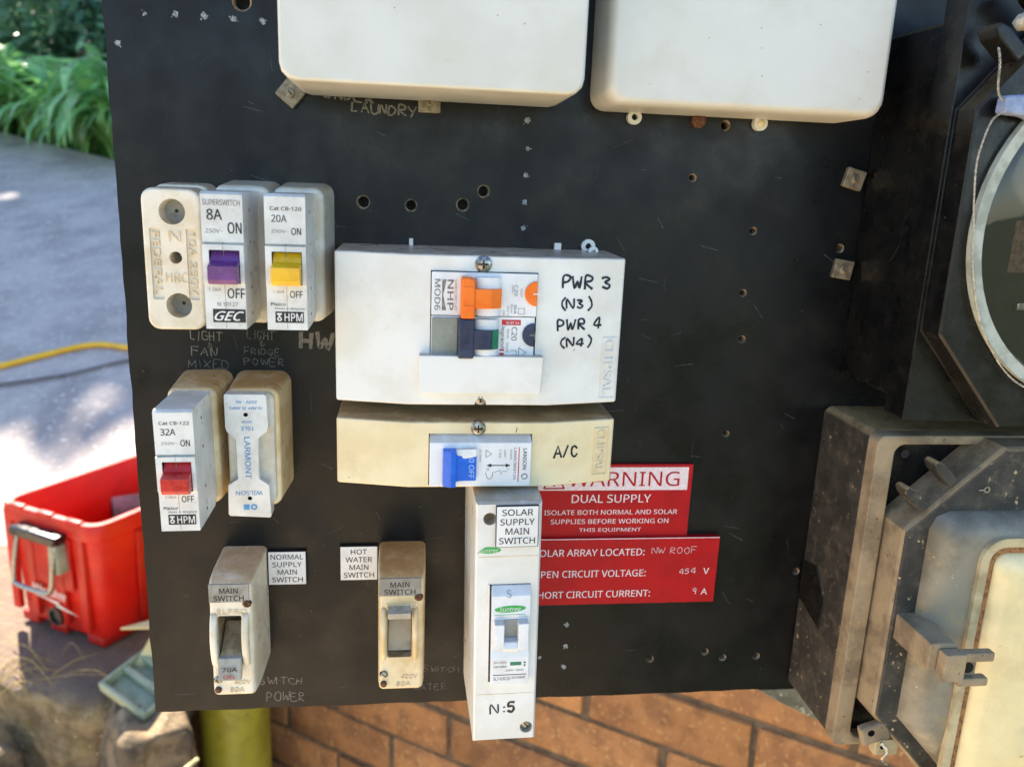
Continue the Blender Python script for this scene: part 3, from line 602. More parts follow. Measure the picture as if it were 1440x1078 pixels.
part('logo', B().box(-76.2, -73.6, 34.8, 35.12, -152.4, -149.8).annulus(-71.6, -151.1, 34.8, 35.12, .7, 1.5, 14), 'bluetext', t)

# ---------------------------------------------------------------- main switches
def main_switch(x0, x1, z0, z1, label, m, on, seed):
    t = thing('main_switch', (x0+x1)/2, (z0+z1)/2, label, 'main switch', 'old ivory main switches')
    D = 36; w = x1-x0; rs = []
    def ring(i, d, zt, r): return rrect(x0+i, x1-i, z0+i, zt-i, r, d, 5)
    body = B().loft([ring(0, 0, z1, 2.6), ring(.2, 20, z1, 2.6), ring(.6, 30, z1-.2, 2.6), ring(1.2, D-1.2, z1-.6, 2.4), ring(2.2, D-.1, z1-1.0, 2.0), ring(3, D, z1-1.4, 2)])
    cx = (x0+x1)/2-.8; sw = w*.25
    cut = B().box(cx-sw, cx+sw, 18, 60, z0+(z1-z0)*.30, z0+(z1-z0)*.70, 1.0)
    part('body', body, m, t, cut=cut, inner='cavity_ivory', angle=50)
    H = z1-z0
    np_ = part('name_plate', B().box(x0+1.3, x1-2.4, D-.4, D+.7, z1-11.8, z1-2.4, .3), 'nameplate', t)
    text(np_, 'MAIN', x0+w*.28, z1-6.9, w*.38, 2.6, D+.7, 'ink', bold=.015); text(np_, 'SWITCH', x0+w*.16, z1-10.9, w*.62, 2.7, D+.7, 'ink', bold=.015)
    screw(t, x1-3.6, z1-12.6, D, 2.1, 'rusty', 'slot', h=1.4)
    text(t, 'ELPRO', x0+w*.2, z1-18.2, w*.62, 2.6, D-.2, 'emboss', bold=.01, thick=0, solid=.6, name='raised_lettering')
    text(t, '400V', x0+w*.5, z0+7.4, w*.34, 2.4, D-.2, 'emboss', bold=.01, thick=0, solid=.6, name='raised_lettering'); text(t, '80A', x0+w*.4, z0+3.4, w*.3, 2.4, D-.2, 'emboss', bold=.01, thick=0, solid=.6, name='raised_lettering')
    for sx in (cx-sw-1.7, cx+sw+1.7):
        b = B(); zc = z0+H*.50; hh = H*.235
        prof = [(D-1, zc-hh)]+[(D-.4+4.6*math.sin(math.pi*(k+.5)/12)**.6, zc-hh+2*hh*(k+.5)/12) for k in range(12)]+[(D-1, zc+hh)]
        gw = 3.4 if not on else 2.6
        b.prism([(sx-gw/2, p[0], p[1]) for p in prof], (gw, 0, 0), 1.1, 3); part('toggle_guard', b, m, t, angle=50)
    if on:      # lever up, grey tip
        part('toggle', B().prism([(cx-sw+.4, p[0], p[1]) for p in ((24, z0+H*.60), (31, z0+H*.60), (41, z0+H*.665), (42, z0+H*.72), (36, z0+H*.735), (24, z0+H*.69))], (2*sw-.8, 0, 0), .6, 2), 'greytog', t)
        part('cavity_floor', B().prism([(cx-sw+.2, p[0], p[1]) for p in ((18.5, z0+H*.31), (31, z0+H*.31), (24, z0+H*.5), (20, z0+H*.66), (18.5, z0+H*.66))], (2*sw-.4, 0, 0), .4, 2), m, t)
    else:       # lever down, grey tip with amp rating
        tg_ = part('toggle', B().prism([(cx-sw+.5, p[0], p[1]) for p in ((18.5, z0+H*.48), (22, z0+H*.54), (31, z0+H*.43), (38.6, z0+H*.375), (38.4, z0+H*.30), (30, z0+H*.33), (18.5, z0+H*.36))], (2*sw-1, 0, 0), .6, 2), 'cavity_ivory', t)
        part('toggle_tip', B().prism([(cx-sw+.2, p[0], p[1]) for p in ((35.5, z0+H*.385), (40.2, z0+H*.38), (42.5, z0+H*.215), (39.5, z0+H*.20), (35, z0+H*.30))], (2*sw-.4, 0, 0), .6, 2), 'greytog', tg_)
        text(t, '70A', cx-sw*.6, z0+H*.285, sw*1.25, 2.3, D, 'ink', thick=0, dfun=lambda x, z: 41.6+(z0+H*.36-z)/(H*.145)*.9, bold=.01)
        text(t, 'ON', cx-sw*.5, z0+H*.232, sw*.9, 1.9, D, 'redtog', thick=0, dfun=lambda x, z: 41.7+(z0+H*.36-z)/(H*.145)*1.0)
    screw(t, x0+3.6, z0+10.2, D-.4, 2.1, 'steel', 'slot', h=1.8); part('screw_cap', B().rings(x0+3.5, z0+5, [(D-1, 1.7), (D+1.0, 1.6), (D+1.6, .9)], n=14), 'rusty', t)
main_switch(-95, -72.8, -250.5, -187, 'ivory main switch left of the NORMAL SUPPLY label, grey lever pointing down', 'aged', False, 1)
main_switch(-15.6, 8.4, -250.5, -185.6, 'yellowed main switch right of the HOT WATER label, grey lever pointing up', 'aged_dark', True, 2)
def small_label(x0, x1, z0, z1, lines, label, d=2.2, y0=0.):
    t = thing('engraved_label', (x0+x1)/2, (z0+z1)/2, label, 'label', 'white engraved labels')
    part('plate', B().box(x0, x1, y0, d, z0, z1, .25), 'ink', t); fc = part('face', B().box(x0+.35, x1-.35, d-.3, d+.06, z0+.35, z1-.35), 'label_white', t)
    n = len(lines); H = z1-z0
    for k, (s, fr) in enumerate(lines):
        w = (x1-x0)*fr; text(fc, s, (x0+x1)/2-w/2, z1-H*(.235+.225*k), w, H*.145, d+.06, 'ink', bold=.008)
small_label(-72.3, -52.9, -208.2, -189.3, [('NORMAL', .84), ('SUPPLY', .76), ('MAIN', .5), ('SWITCH', .8)], 'white label reading NORMAL SUPPLY MAIN SWITCH')
small_label(-35.8, -16.3, -206.4, -187, [('HOT', .42), ('WATER', .7), ('MAIN', .5), ('SWITCH', .8)], 'white label reading HOT WATER MAIN SWITCH')

# ---------------------------------------------------------------- two faceted enclosures
def facet(x): return 47-7*max(0, (x-61.5))/33.5 if x > 61.5 else (47-7*max(0, -1-x)/32 if x < -1 else 47)
def enclosure(z0, z1, label, m, win):
    t = thing('breaker_enclosure', 31, (z0+z1)/2, label, 'enclosure', 'faceted breaker enclosures')
    pr = [(-33.2, 0), (-33.2, 40), (-1, 47), (61.5, 47), (95, 40), (95, 0)]
    part('cover', B().prism([(p[0], p[1], z0) for p in pr], (0, 0, z1-z0), 1.1, 3), m, t, cut=win, inner=m, angle=30)
    return t
eA = enclosure(-98.3, -31.6, 'white faceted enclosure handwritten PWR 3 and PWR 4, orange and navy breakers inside', 'white', B().box(8.0, 54.6, 12, 60, -77, -38.4).cyl(31, -97.6, 38, 60, 2.6, n=18))
part('flap', B().prism([(3.2, 46, -74.6), (58, 46, -74.6), (57.2, 46, -91.8), (3.6, 46, -91.8)], (0, 6.2, 0), .8, 2), 'white', eA)
screw(eA, 30.5, -35.2, 47, 3.7, h=1.6); screw(eA, 31, -95.2, 45.4, 3.5, h=1.6)
for x, w in ((-.6, 1.0), (70.4, 1.7)): part('snap_tab', B().box(x-w, x+w, 0, 3, -32, -28.4, .4), 'white', eA)
part('mounting_lug', B().annulus(85.6, -29.6, 0, 2.6, 1.5, 3.4, 20), 'white', eA); part('mounting_lug', B().annulus(86.4, -31.4, 9, 11, 1.1, 2.4, 16), 'white', eA)
def name_frame(e, x0, x1, z0, z1, m):
    for xa, xb, za, zb in ((x0, x0+.35, z0, z1), (x1-.35, x1, z0, z1), (x0+.4, x1-.4, z0, z0+.35), (x0+.4, x1-.4, z1-.35, z1)):
        part('name_border', B().prism([(xa, facet(xa)-.3, za), (xb, facet(xb)-.3, za), (xb, facet(xb)-.3, zb), (xa, facet(xa)-.3, zb)], (0, .75, 0), .1), m, e)
name_frame(eA, 86.0, 93.6, -96, -67.4, 'white')
text(eA, 'CLIPSAL', 87.7, -68.8, 25.6, 4.2, 43, 'grey_plastic', rot=-90, bold=.012, thick=0, solid=.9, dfun=lambda x, z: facet(x)-.2, name='raised_lettering')
fd = lambda x, z: facet(x)+.03
hand(eA, 'PWR 3', 65.2, -44.8, 24.5, 5.0, 46, 'marker', wid=1.05, rot=0, seed=5, dfun=fd, jit=.28); hand(eA, '(N3)', 65, -54.0, 15.5, 4.2, 46, 'marker', wid=.9, seed=6, dfun=fd, jit=.28)
hand(eA, 'PWR 4', 64, -63.4, 22.5, 4.6, 46, 'marker', wid=.95, rot=.5, seed=8, dfun=fd, jit=.28); hand(eA, '(N4)', 66, -71.0, 15.5, 3.9, 46, 'marker', wid=.9, seed=9, dfun=fd, jit=.28)
eB = enclosure(-137.4, -106.1, 'yellowed faceted enclosure handwritten A/C, blue toggle breaker inside', 'cream', B().box(8.2, 55.2, 12, 60, -136.2, -111.6))
screw(eB, 30.4, -108.9, 46.8, 3.4, h=1.8)
name_frame(eB, 85.2, 92.4, -133.4, -110.2, 'cream')
text(eB, 'CLIPSAL', 86.8, -111.4, 20.8, 3.9, 43, 'emboss', rot=-90, bold=.012, thick=0, solid=.9, dfun=lambda x, z: facet(x)-.2, name='raised_lettering')
hand(eB, 'A/C', 66, -123.4, 12.6, 5.2, 46, 'marker', wid=.95, rot=1, seed=11, dfun=fd, jit=.28)
hand(eB, '/', 47.6, -110.6, 1, 2, 47, 'ink', wid=.3, seed=3)

def drum(t, x0, x1, z0, z1, d, m):          # rounded white hump the toggle turns on
    zc = (z0+z1)/2; pts = []
    for k in range(11):
        a_ = math.pi*k/10; pts.append(((x0+x1)/2-(x1-x0)/2*math.cos(a_), d-.5+3.2*math.sin(a_)))
    part('toggle_drum', B().prism([(p[0], p[1], z0) for p in pts], (0, 0, z1-z0), .2, 1), m, t, angle=50)
def half_disc(x, z, r, d0, d1): 
    return B().prism([(x-r*math.sin(math.pi*k/14), d0, z+r*math.cos(math.pi*k/14)) for k in range(15)], (0, d1-d0, 0), .2, 1)
# orange breaker
t = thing('circuit_breaker', 31, -48, 'white modular breaker with an orange toggle and orange test button', 'circuit breaker', 'modular breakers in the faceted enclosures')
part('body', B().box(8.4, 54.3, 14, 48.4, -57.5, -38.8, .35), 'mcb', t)
drum(t, 27, 38.2, -57.2, -40.4, 49, 'mcb')
part('toggle', B().prism([(20.8, 47, -40.4), (24, 47, -40.2), (26.8, 47, -41), (27, 47, -58), (20.8, 47, -58)], (0, 7.6, 0), 1.0, 3), 'orange', t)
part('toggle_bridge', B().prism([(p[0], p[1], -53.6) for p in ((26, 47), (26, 53.6), (30, 54), (34, 53.6), (38.4, 51.2), (38.6, 47))], (0, 0, 8.4), .35, 2), 'orange', t)
for z in (-44.4, -52.6): part('toggle_ridge', B().box(22.0, 26.2, 54, 54.9, z-.3, z+.3, .15), 'orange', t)
part('test_button', half_disc(54.2, -47.3, 5.4, 47.6, 49.6), 'orange', t); text(t, 'T', 52.4, -45.7, 3.2, 2.6, 49.6, 'label_white', rot=-90, bold=.0)
for s, x, z, w, h, m_, bo in (('MOD6', 9.7, -42, 13.4, 2.5, 'inkgrey', .02), ('NHP', 15.2, -42.2, 13, 2.6, 'inkgrey', .05), ('VARICIRCUIT', 18.3, -42, 13.6, 1.0, 'inkgrey', .0), ('C20', 44.2, -43.8, 4.6, 1.5, 'inkgrey', .012), ('240V', 43.0, -43.8, 3.4, .8, 'inkgrey', 0), ('6kA', 44.2, -52.4, 4.0, 1.4, 'inkgrey', .01), ('30mA', 42.8, -52, 4.0, .9, 'inkgrey', 0), ('TEST', 46.8, -45, 4, .9, 'inkgrey', 0), ('ON', 39.4, -55, 2.0, .9, 'inkgrey', 0), ('OFF 1', 41.2, -53, 4, .8, 'inkgrey', 0)):
    text(t, s, x, z, w, h, 48.4, m_, rot=-90, bold=bo)
part('logo', B().prism([(12.9, 48.2, -42), (14.8, 48.2, -42), (13.4, 48.2, -48.7), (14.8, 48.2, -55.4), (12.9, 48.2, -55.4)], (0, .3, 0)), 'inkgrey', t)
b = B(); [b.box(*q) for q in ((46.2, 49, 48.3, 48.52, -54, -53.8), (46.2, 49, 48.3, 48.52, -56.5, -56.3), (46.2, 46.4, 48.3, 48.51, -56.3, -54), (48.8, 49, 48.3, 48.51, -56.3, -54))]
part('symbol', b, 'inkgrey', t)
# navy breaker
t = thing('circuit_breaker', 31, -67, 'white modular breaker with a navy toggle and navy test button', 'circuit breaker', 'modular breakers in the faceted enclosures')
part('body', B().box(8.4, 53.8, 14, 48.2, -76.6, -57.8, .35), 'mcb', t)
part('blank_cover', B().box(8.7, 20, 46, 49.2, -75.2, -58.4, .5), 'blank', t)
drum(t, 27, 37.8, -76.2, -58.6, 49, 'mcb')
part('toggle', B().box(20, 26.9, 46, 54.2, -75.6, -58.2, .9, 3), 'navy', t)
for z in (21.4, 23.9): part('toggle_ridge', B().box(z-.25, z+.25, 54, 54.7, -71.6, -62.4, .12), 'navy', t)
part('toggle_bridge', B().prism([(p[0], p[1], -71.6) for p in ((26, 47), (26, 53.4), (30, 53.8), (34.6, 53.2), (34.6, 47))], (0, 0, 8.6), .3, 2), 'navy', t)
part('on_flag', B().prism([(p[0], p[1], -71.6) for p in ((34.7, 47), (34.7, 53.2), (37.7, 51), (37.8, 47))], (0, 0, 8.6), .25, 2), 'green', t)
part('test_button', half_disc(53.6, -65.5, 5.2, 47.4, 49.4), 'navy', t); text(t, 'T', 51.6, -63.9, 3.2, 2.4, 49.4, 'inkgrey', rot=-90)
part('red_band', B().box(39.2, 47.6, 48, 48.3, -61.4, -59.0), 'red_print', t); text(t, 'RCBT 6A', 41.2, -60.9, 5.8, 1.2, 48.3, 'label_white', bold=.01)
for s, x, z, w, h, m_, bo in (('C20', 43.7, -62.2, 6, 2.4, 'inkgrey', .02), ('legrand', 38.7, -62, 9.6, 2.0, 'inkgrey', .02), ('30mA', 41.6, -63, 4.4, 1.0, 'inkgrey', 0), ('3mod', 41.4, -69, 4.4, 1.3, 'inkgrey', .0)):
    text(t, s, x, z, w, h, 48.2, m_, rot=-90, bold=bo)
part('red_bars', B().box(38.6, 40.6, 48, 48.3, -72.9, -72.1).box(38.6, 40.6, 48, 48.3, -74.6, -73.8), 'red_print', t)
b = B(); tri = [(47.2, -75.6), (47.2, -71.4), (50.6, -73.5)]
for (ax, az), (bx_, bz_) in zip(tri, tri[1:]+tri[:1]): b.tube([(ax, 48.25, az), (bx_, 48.25, bz_)], .14, 4)
part('symbol', b.box(43.4, 46.2, 48.1, 48.35, -75.4, -75.2).box(43.4, 46.2, 48.1, 48.35, -72.8, -72.6).box(46, 46.2, 48.1, 48.36, -75.2, -72.8), 'inkgrey', t)
# blue isolator
t = thing('circuit_breaker', 31, -124, 'dusty white modular switch with a blue toggle, in the yellowed enclosure', 'circuit breaker', 'modular breakers in the faceted enclosures')
part('body', B().prism([(8.6, p[0], p[1]) for p in ((14, -111.8), (45, -111.8), (50, -115.0), (50, -135.8), (14, -135.8))], (46.2, 0, 0), .5, 2), 'mcb', t)
part('toggle_collar', B().prism([(p[0], 49, p[1]) for p in ((20, -117.4), (29.6, -117.0), (29.8, -120.6), (27, -121.4), (24, -121.8), (21, -121.2))], (0, 3.4, 0), .5, 2), 'mcb', t)
part('toggle', B().prism([(p[0], p[1], -134.6) for p in ((14.4, 48), (14.6, 53.4), (18, 55), (20.4, 54.6), (20.8, 48))], (0, 0, 17.2), .4).prism([(p[0], p[1], -132.4) for p in ((20, 48), (20, 53.2), (24, 52.2), (29.6, 52), (30, 48))], (0, 0, 12.2), .4), 'blue', t)
text(t, '0 OFF', 26.2, -121.6, 9.4, 2.4, 52.2, 'palebluetext', rot=-90, thick=.16, bold=.02)
for s, x, z, w, h, m_, bo in (('LANSON', 51.0, -117.6, 10, 1.7, 'ink', .02), ('LANSCBE6120', 46.8, -117.4, 15, 1.2, 'ink', .0), ('240V~', 42.2, -118, 4.6, 1.0, 'inkgrey', 0), ('C20', 40, -118, 4, 1.0, 'inkgrey', 0), ('0', 34.4, -126.8, 1.4, 1.3, 'inkgrey', 0), ('1', 43.6, -127, .6, 1.2, 'inkgrey', 0), ('6000', 45.0, -118, 5, .9, 'inkgrey', 0), ('IEC 60947', 31, -118, 6, .9, 'inkgrey', 0)):
    text(t, s, x, z, w, h, 50, m_, rot=-90, bold=bo)
part('red_line', B().box(48.9, 49.3, 49.8, 50.12, -133.6, -117), 'red_print', t)
b = B().box(36.2, 43.8, 49.8, 50.13, -125.9, -125.5)
b.prism([(34.4, 49.8, -125.7), (36.6, 49.8, -124.8), (36.6, 49.8, -126.6)], (0, .33, 0)).prism([(45.4, 49.8, -125.7), (43.2, 49.8, -124.8), (43.2, 49.8, -126.6)], (0, .33, 0))
part('arrow_symbol', b, 'ink', t)
b = B()
for q in (spline([(34, 50.1, -129), (35.2, 50.1, -132), (37, 50.1, -131.4), (37.4, 50.1, -128.8)], 4), [(38, 50.1, -129), (40.6, 50.1, -128), (41.4, 50.1, -130)], [(41.6, 50.1, -128.6), (44, 50.1, -128.6)]): b.tube(q, .12, 4)
for (ax, az), (bx_, bz_) in zip([(34, -118.4), (34, -122), (36.6, -120.2)], [(34, -122), (36.6, -120.2), (34, -118.4)]): b.tube([(ax, 50.1, az), (bx_, 50.1, bz_)], .1, 4)
part('symbol', b, 'inkgrey', t)
b = B().annulus(52.0, -131, 49.8, 50.12, 1.0, 1.5, 18); part('logo', b, 'inkgrey', t)

# ---------------------------------------------------------------- solar switch enclosure
t = thing('solar_enclosure', 46, -200, 'tall narrow white enclosure handwritten N:5, below the yellowed enclosure', 'enclosure')
x0, x1, z0, z1, D = 30.4, 60.6, -262.8, -139.6, 60
part('cover', B().loft([[(x0-1+i, d, z0+j), (x1+.6-i, d, z0+j), (x1+.6-i, d, z1-j), (x0-1+i, d, z1-j)] for d, i, j in ((0, 0, -1.5), (4, 0, -1.4), (D-1.2, .9, 0), (D, 1.8, .9))]), 'white', t, cut=B().box(37, 55.95, 20, 80, -230.2, -179.6).cyl(36.6, -147.4, 52, 70, 3.0, n=20).cyl(56.0, -256, 57, 70, 3.1, n=20), inner='white', angle=30)
part('recess_cap', B().cyl(36.6, -147.4, 50, 54, 3, n=20), 'cavity_ivory', t); screw(t, 56.0, -256, 57.2, 2.7, 'steel', 'slot', h=1.2)
part('step_line', B().box(x0+1.2, x1-1.2, D-.3, D+.1, -166.2, -165.7).box(x0+1.2, x1-1.2, D-.3, D+.1, -237.2, -236.9), 'emboss', t)
part('window_lip', B().box(36.2, 37.1, D-1, D+.8, -230, -179.4, .2), 'white', t)
part('dark_slot', B().box(37.15, 37.75, D-6, D+.3, -213, -180), 'dark_cavity', t)
b = B().prism([(30.9+.0, D-.1, -164.0)]+[(36.5+5.4*math.cos(a_*.1745), D-.1, -162.6+1.6*math.sin(a_*.1745)) for a_ in range(-14, 12)], (0, .2, 0)); part('logo', b, 'greenlogo', t)
text(t, 'Suntree', 32, -163.6, 8.6, 2.0, D+.1, 'label_white', shear=.2, name='logo')
hand(t, 'N:', 38.6, -247.4, 9, 5, D, 'marker', wid=.75, seed=4); hand(t, '5', 46.4, -247.4, 5.4, 5.8, D, 'marker_br', wid=1.25, seed=2)
t = thing('circuit_breaker', 46, -200, 'white breaker with a green oval logo, in the tall N:5 enclosure', 'circuit breaker')
part('body', B().prism([(37.9, p[0], p[1]) for p in ((24, -180), (60.5, -180), (63.6, -184), (63.6, -194), (62.6, -195.4), (62.6, -212), (63.6, -215.6), (63.6, -230), (24, -230))], (17.9, 0, 0), .35, 2), 'mcb', t)
hand(t, 'S', 44.5, -184.2, 3.2, 2.8, 61.5, 'inkgrey', wid=.25, seed=8, dfun=lambda x, z: 60.5+(-180-z)*.78+.05)
part('logo_oval', B().prism([(46.4+7.2*math.cos(6.283*k/28), 63.4, -190.4+1.7*math.sin(6.283*k/28)+.04*7.2*math.cos(6.283*k/28)) for k in range(28)], (0, .3, 0)), 'greenlogo', t)
text(t, 'Suntree', 41.4, -191.5, 9.8, 2.2, 63.7, 'label_white', shear=.2, name='logo')
part('logo_line', B().box(39.2, 53.4, 63.4, 63.7, -193.4, -193.2), 'greenlogo', t)
part('toggle_slot', B().box(43.6, 49.9, 60, 63.2, -207, -196.2), 'shadow_grey', t)
part('toggle', B().box(39, 43.5, 62, 67.6, -207.6, -196.2, .5).box(49.9, 54.8, 62, 67.6, -209.4, -196.0, .5).prism([(43.2, p[0], p[1]) for p in ((62, -205), (66, -206), (67.2, -209), (64.5, -212), (62, -212))], (7, 0, 0), .4), 'mcb', t)
sl = part('spec_label', B().box(38.7, 55.0, 63.4, 63.68, -229.2, -216.6), 'label_white', t)
part('green_window', B().box(47, 52.2, 63.5, 63.8, -219.6, -217.8), 'green', sl)
for s, x, z, w, h in (('In=20A', 39.3, -218.4, 6, 1.2), ('Ue=48A', 39.3, -220.6, 6, 1.2), ('240V~ 50Hz', 44.8, -222.6, 8.6, 1.0), ('SL7-63C20', 39.2, -227.2, 8, 1.6), ('IEC60898', 47.8, -226.6, 6.4, 1.2)): text(sl, s, x, z, w, h, 63.68, 'ink')
part('rule_line', B().box(39, 54.8, 63.5, 63.8, -224.6, -224.3), 'ink', t)
part('arrow_symbol', B().prism([(53.2, 63.6, -218.6), (54.4, 63.6, -218.6), (53.8, 63.6, -217.6)], (0, .2, 0)).prism([(53.2, 63.6, -219.4), (54.4, 63.6, -219.4), (53.8, 63.6, -220.4)], (0, .2, 0)), 'ink', t)
t = thing('engraved_label', 46, -200, 'white label reading SOLAR SUPPLY MAIN SWITCH', 'label', 'white engraved labels')
part('plate', B().box(39.2, 58.6, 60.1, 61.8, -160.6, -140.6, .2), 'ink', t); fc = part('face', B().box(39.55, 58.25, 61.6, 61.9, -160.25, -140.95), 'label_white', t)
for k, (s, fr) in enumerate((('SOLAR', .72), ('SUPPLY', .8), ('MAIN', .55), ('SWITCH', .84))):
    text(fc, s, 48.9-19.4*fr/2, -145.2-4.55*k, 19.4*fr, 3.0, 61.9, 'ink', bold=.008)

for o in bpy.data.objects:
    if o.parent is None and o.type == 'EMPTY' and abs(o.location.x-.046) < 1e-6 and abs(o.location.z+.2) < 1e-6: o.rotation_euler = (0, R(-.9), 0)
# ---------------------------------------------------------------- red warning signs
t = thing('warning_sign', 108, -163, 'upper red warning sign reading WARNING DUAL SUPPLY', 'sign', 'red engraved signs')
pt = part('plate', B().box(64, 150.0, 0, 2, -184, -142.6, .25), 'sign_red', t)
wp = part('white_panel', B().box(66.6, 147.6, 1.8, 2.1, -157, -144.2), 'sign_white', t)
text(wp, 'WARNING', 82.4, -154.8, 60.5, 8.2, 2.1, 'sign_red', bold=-.004)
b = B(); tri = [(69.6, -155.8), (80.6, -155.8), (75.1, -146.6)]
for (ax, az), (bx_, bz_) in zip(tri, tri[1:]+tri[:1]): b.tube([(ax, 2.1, az), (bx_, 2.1, bz_)], .4, 4)
part('warning_triangle', b.prism([(74.4, 2, -149), (75.8, 2, -149), (75.3, 2, -152.6), (74.9, 2, -152.6)], (0, .3, 0)).box(74.6, 75.6, 2, 2.3, -154.6, -153.4), 'sign_red', wp)
for s, x, z, w, h, bo in (('DUAL SUPPLY', 85, -164.0, 43, 4.6, .0), ('ISOLATE BOTH NORMAL AND SOLAR', 70.6, -170.8, 72.6, 2.7, 0), ('SUPPLIES BEFORE WORKING ON', 74.4, -176.0, 64.4, 2.7, 0), ('THIS EQUIPMENT', 90, -181.0, 34, 2.5, 0)): text(pt, s, x, z, w, h, 2, 'sign_white', bold=.012)
t = thing('warning_sign', 115, -203, 'lower red sign reading SOLAR ARRAY LOCATED, with voltage and current', 'sign', 'red engraved signs')
pt = part('plate', B().box(60, 168.2, 0, 4, -222.6, -183.6, .25), 'sign_red', t)
part('edge_line', B().box(60.2, 168, 3.8, 4.06, -184.2, -183.8), 'sign_white', t)
for s, x, z, w, h in (('SOLAR ARRAY LOCATED:', 66.0, -193.8, 60.4, 4.0), ('OPEN CIRCUIT VOLTAGE:', 66.0, -206.2, 62, 4.0), ('SHORT CIRCUIT CURRENT:', 66.0, -218.4, 65.4, 4.0), ('V', 160.6, -205.6, 3.2, 3.6), ('A', 160.4, -218.0, 3.6, 3.6)): text(pt, s, x, z, w, h, 4, 'sign_white', bold=.012)
hand(pt, 'NW ROOF', 130.4, -192.8, 26, 3.4, 4, 'sign_white', wid=.22, seed=12); hand(pt, '454', 147, -205.2, 10, 3.0, 4, 'sign_white', wid=.32, seed=14); hand(pt, '9', 155.6, -217.8, 3.6, 3.4, 4, 'sign_white', wid=.35, seed=15)

# ================================================================== METERS
def octo(x0, x1, z0, z1, cx, cz, d, i=0., cb=None):
    cb = (cb or cz)-i*.42
    x0, x1, z0, z1 = x0+i, x1-i, z0+i, z1-i; cx -= i*.42; cz -= i*.42
    return [(x0, d, z0+cb), (x0, d, z1-cz), (x0+cx, d, z1), (x1-cx, d, z1), (x1, d, z1-cz), (x1, d, z0+cb), (x1-cx, d, z0), (x0+cx, d, z0)]
def twist(pts, r, rw, turns):
    P = [Vector(p) for p in pts]; out = []
    for s in (0, math.pi):
        l = []
        for i, p in enumerate(P):
            tg = (P[min(i+1, len(P)-1)]-P[max(i-1, 0)]).normalized(); a_ = tg.cross(Vector((0, 1, 0.2))).normalized(); b_ = tg.cross(a_)
            th = s+6.283*turns*i/len(P); l.append(tuple(p+(a_*math.cos(th)+b_*math.sin(th))*r))
        out.append(l)
    return out
# upper meter with the round window
t = thing('electricity_meter', 306, -11, 'big black meter with a round glass window ringed in grey, upper right', 'meter')
t_top = 118
part('body', B().prism([(p[0], 0, p[1]) for p in ((226.2, 72), (228, 74), (385, 74), (388, 72), (388, -90), (386, -92.6), (228, -92.6), (226.2, -91))], (0, 48, 0), .8, 2), 'meter', t)
part('side_badge', B().prism([(226.3, p[0], p[1]) for p in ((2, -29), (32, -30), (38, -22), (40, 10), (2, 8))], (-.7, 0, 0), .25), 'meter', t)
part('flange', B().prism([(p[0], 47, p[1]) for p in ((224.4, 84), (227, 88), (390, 88), (391, 84), (391, -98), (389, -100.6), (226, -100.6), (224.4, -99))], (0, 15.6, 0), .9, 2), 'meter', t)
OX = (225.6, 387.6, -99.8, 78)
oc = lambda d, i: octo(*OX, 36, 42, d, i)
part('cover', B().loft([oc(62, 0), oc(63.4, .1), oc(64, 1.6), oc(65, 1.6), oc(65.4, .2), oc(75.4, .7), oc(76.4, 1.6)]), 'meter', t, cut=B().cyl(306, -13, 70, 90, 69.5, n=64), inner='meter', angle=28)
wr = part('window_ring', B().annulus(306, -13, 71, 79.6, 69.6, 74.4, 72), 'ring', t, angle=60)
part('window_glass', B().rings(306, -13, [(74.4, 69.4), (76.4, 69.4), (77.6, 64), (78, 50)], n=64), 'glass', wr, angle=60)
rg = None
dp = part('dial_plate', B().cyl(306, -13, 68, 70.6, 66, n=48), 'dial_black', t)
part('dial_label', B().box(256, 352, 70.5, 70.9, -30, -8), 'rusty', dp)
part('register', B().box(268, 344, 70.5, 72.4, 12, 30, .6), 'nameplate', dp); text(dp, 'kWh', 298, 3, 16, 5, 70.6, 'sign_white'); part('rotor_disc', B().box(262, 350, 70.5, 73, -46, -43, .4), 'steel', dp)
nv = Vector((-.76, 0, .65)); tv = Vector((.65, 0, .76))
def lug(t, cx, cz, d0, d1, ln, wd, m, thick_round=True):
    o = Vector((cx, 0, cz)); pts = []
    for u, v in ((0, -wd), (ln*.75, -wd), (ln, -wd*.5), (ln, wd*.5), (ln*.75, wd), (0, wd)):
        q = o+nv*u+tv*v; pts.append((q.x, d0, q.z))
    return part('sealing_lug', B().prism(pts, (0, d1-d0, 0), 1.0, 2), m, t)
lug(t, 238.5, 55.4, 70, 82, 17, 3.0, 'meter'); lug(t, 252, 71, 70, 82, 17, 3.0, 'meter')
b = B(); q = Vector((236.6, 0, 68)); 
b.tube([(235.4, 78, 66.6), (236.6, 79.5, 68), (238.4, 81, 68.8), (240, 82, 69.4)], [2.2, 3.4, 3.4, 1.6], 12); part('sealing_bolt', b, 'bead', t, angle=60)
tg = thing('wire_seal', 238, 35, 'blue grey plastic seal tag hanging on twisted wire in front of the black meter', 'seal')
b = B(); b.prism([(232.4, 78.5, 40.4), (242.6, 78.5, 41.4), (246, 78.5, 39.4), (250.6, 78.5, 40.4), (250.4, 78.5, 33), (246.4, 78.5, 31.4), (242, 78.5, 33), (232.0, 78.5, 33.6)], (0, 6.5, 0), 1.3, 3)
part('tag_body', b, 'tag', tg, angle=60); part('tag_rib', B().tube([(243.6, 85.3, 40), (243.8, 85.6, 36), (243.2, 85.3, 33)], .9, 8), 'tag', tg)
w1 = spline([(225.6, 84, 57.6), (225.8, 86, 52), (226.4, 86, 46), (229, 84, 41), (233.2, 82, 38.4)], 14)
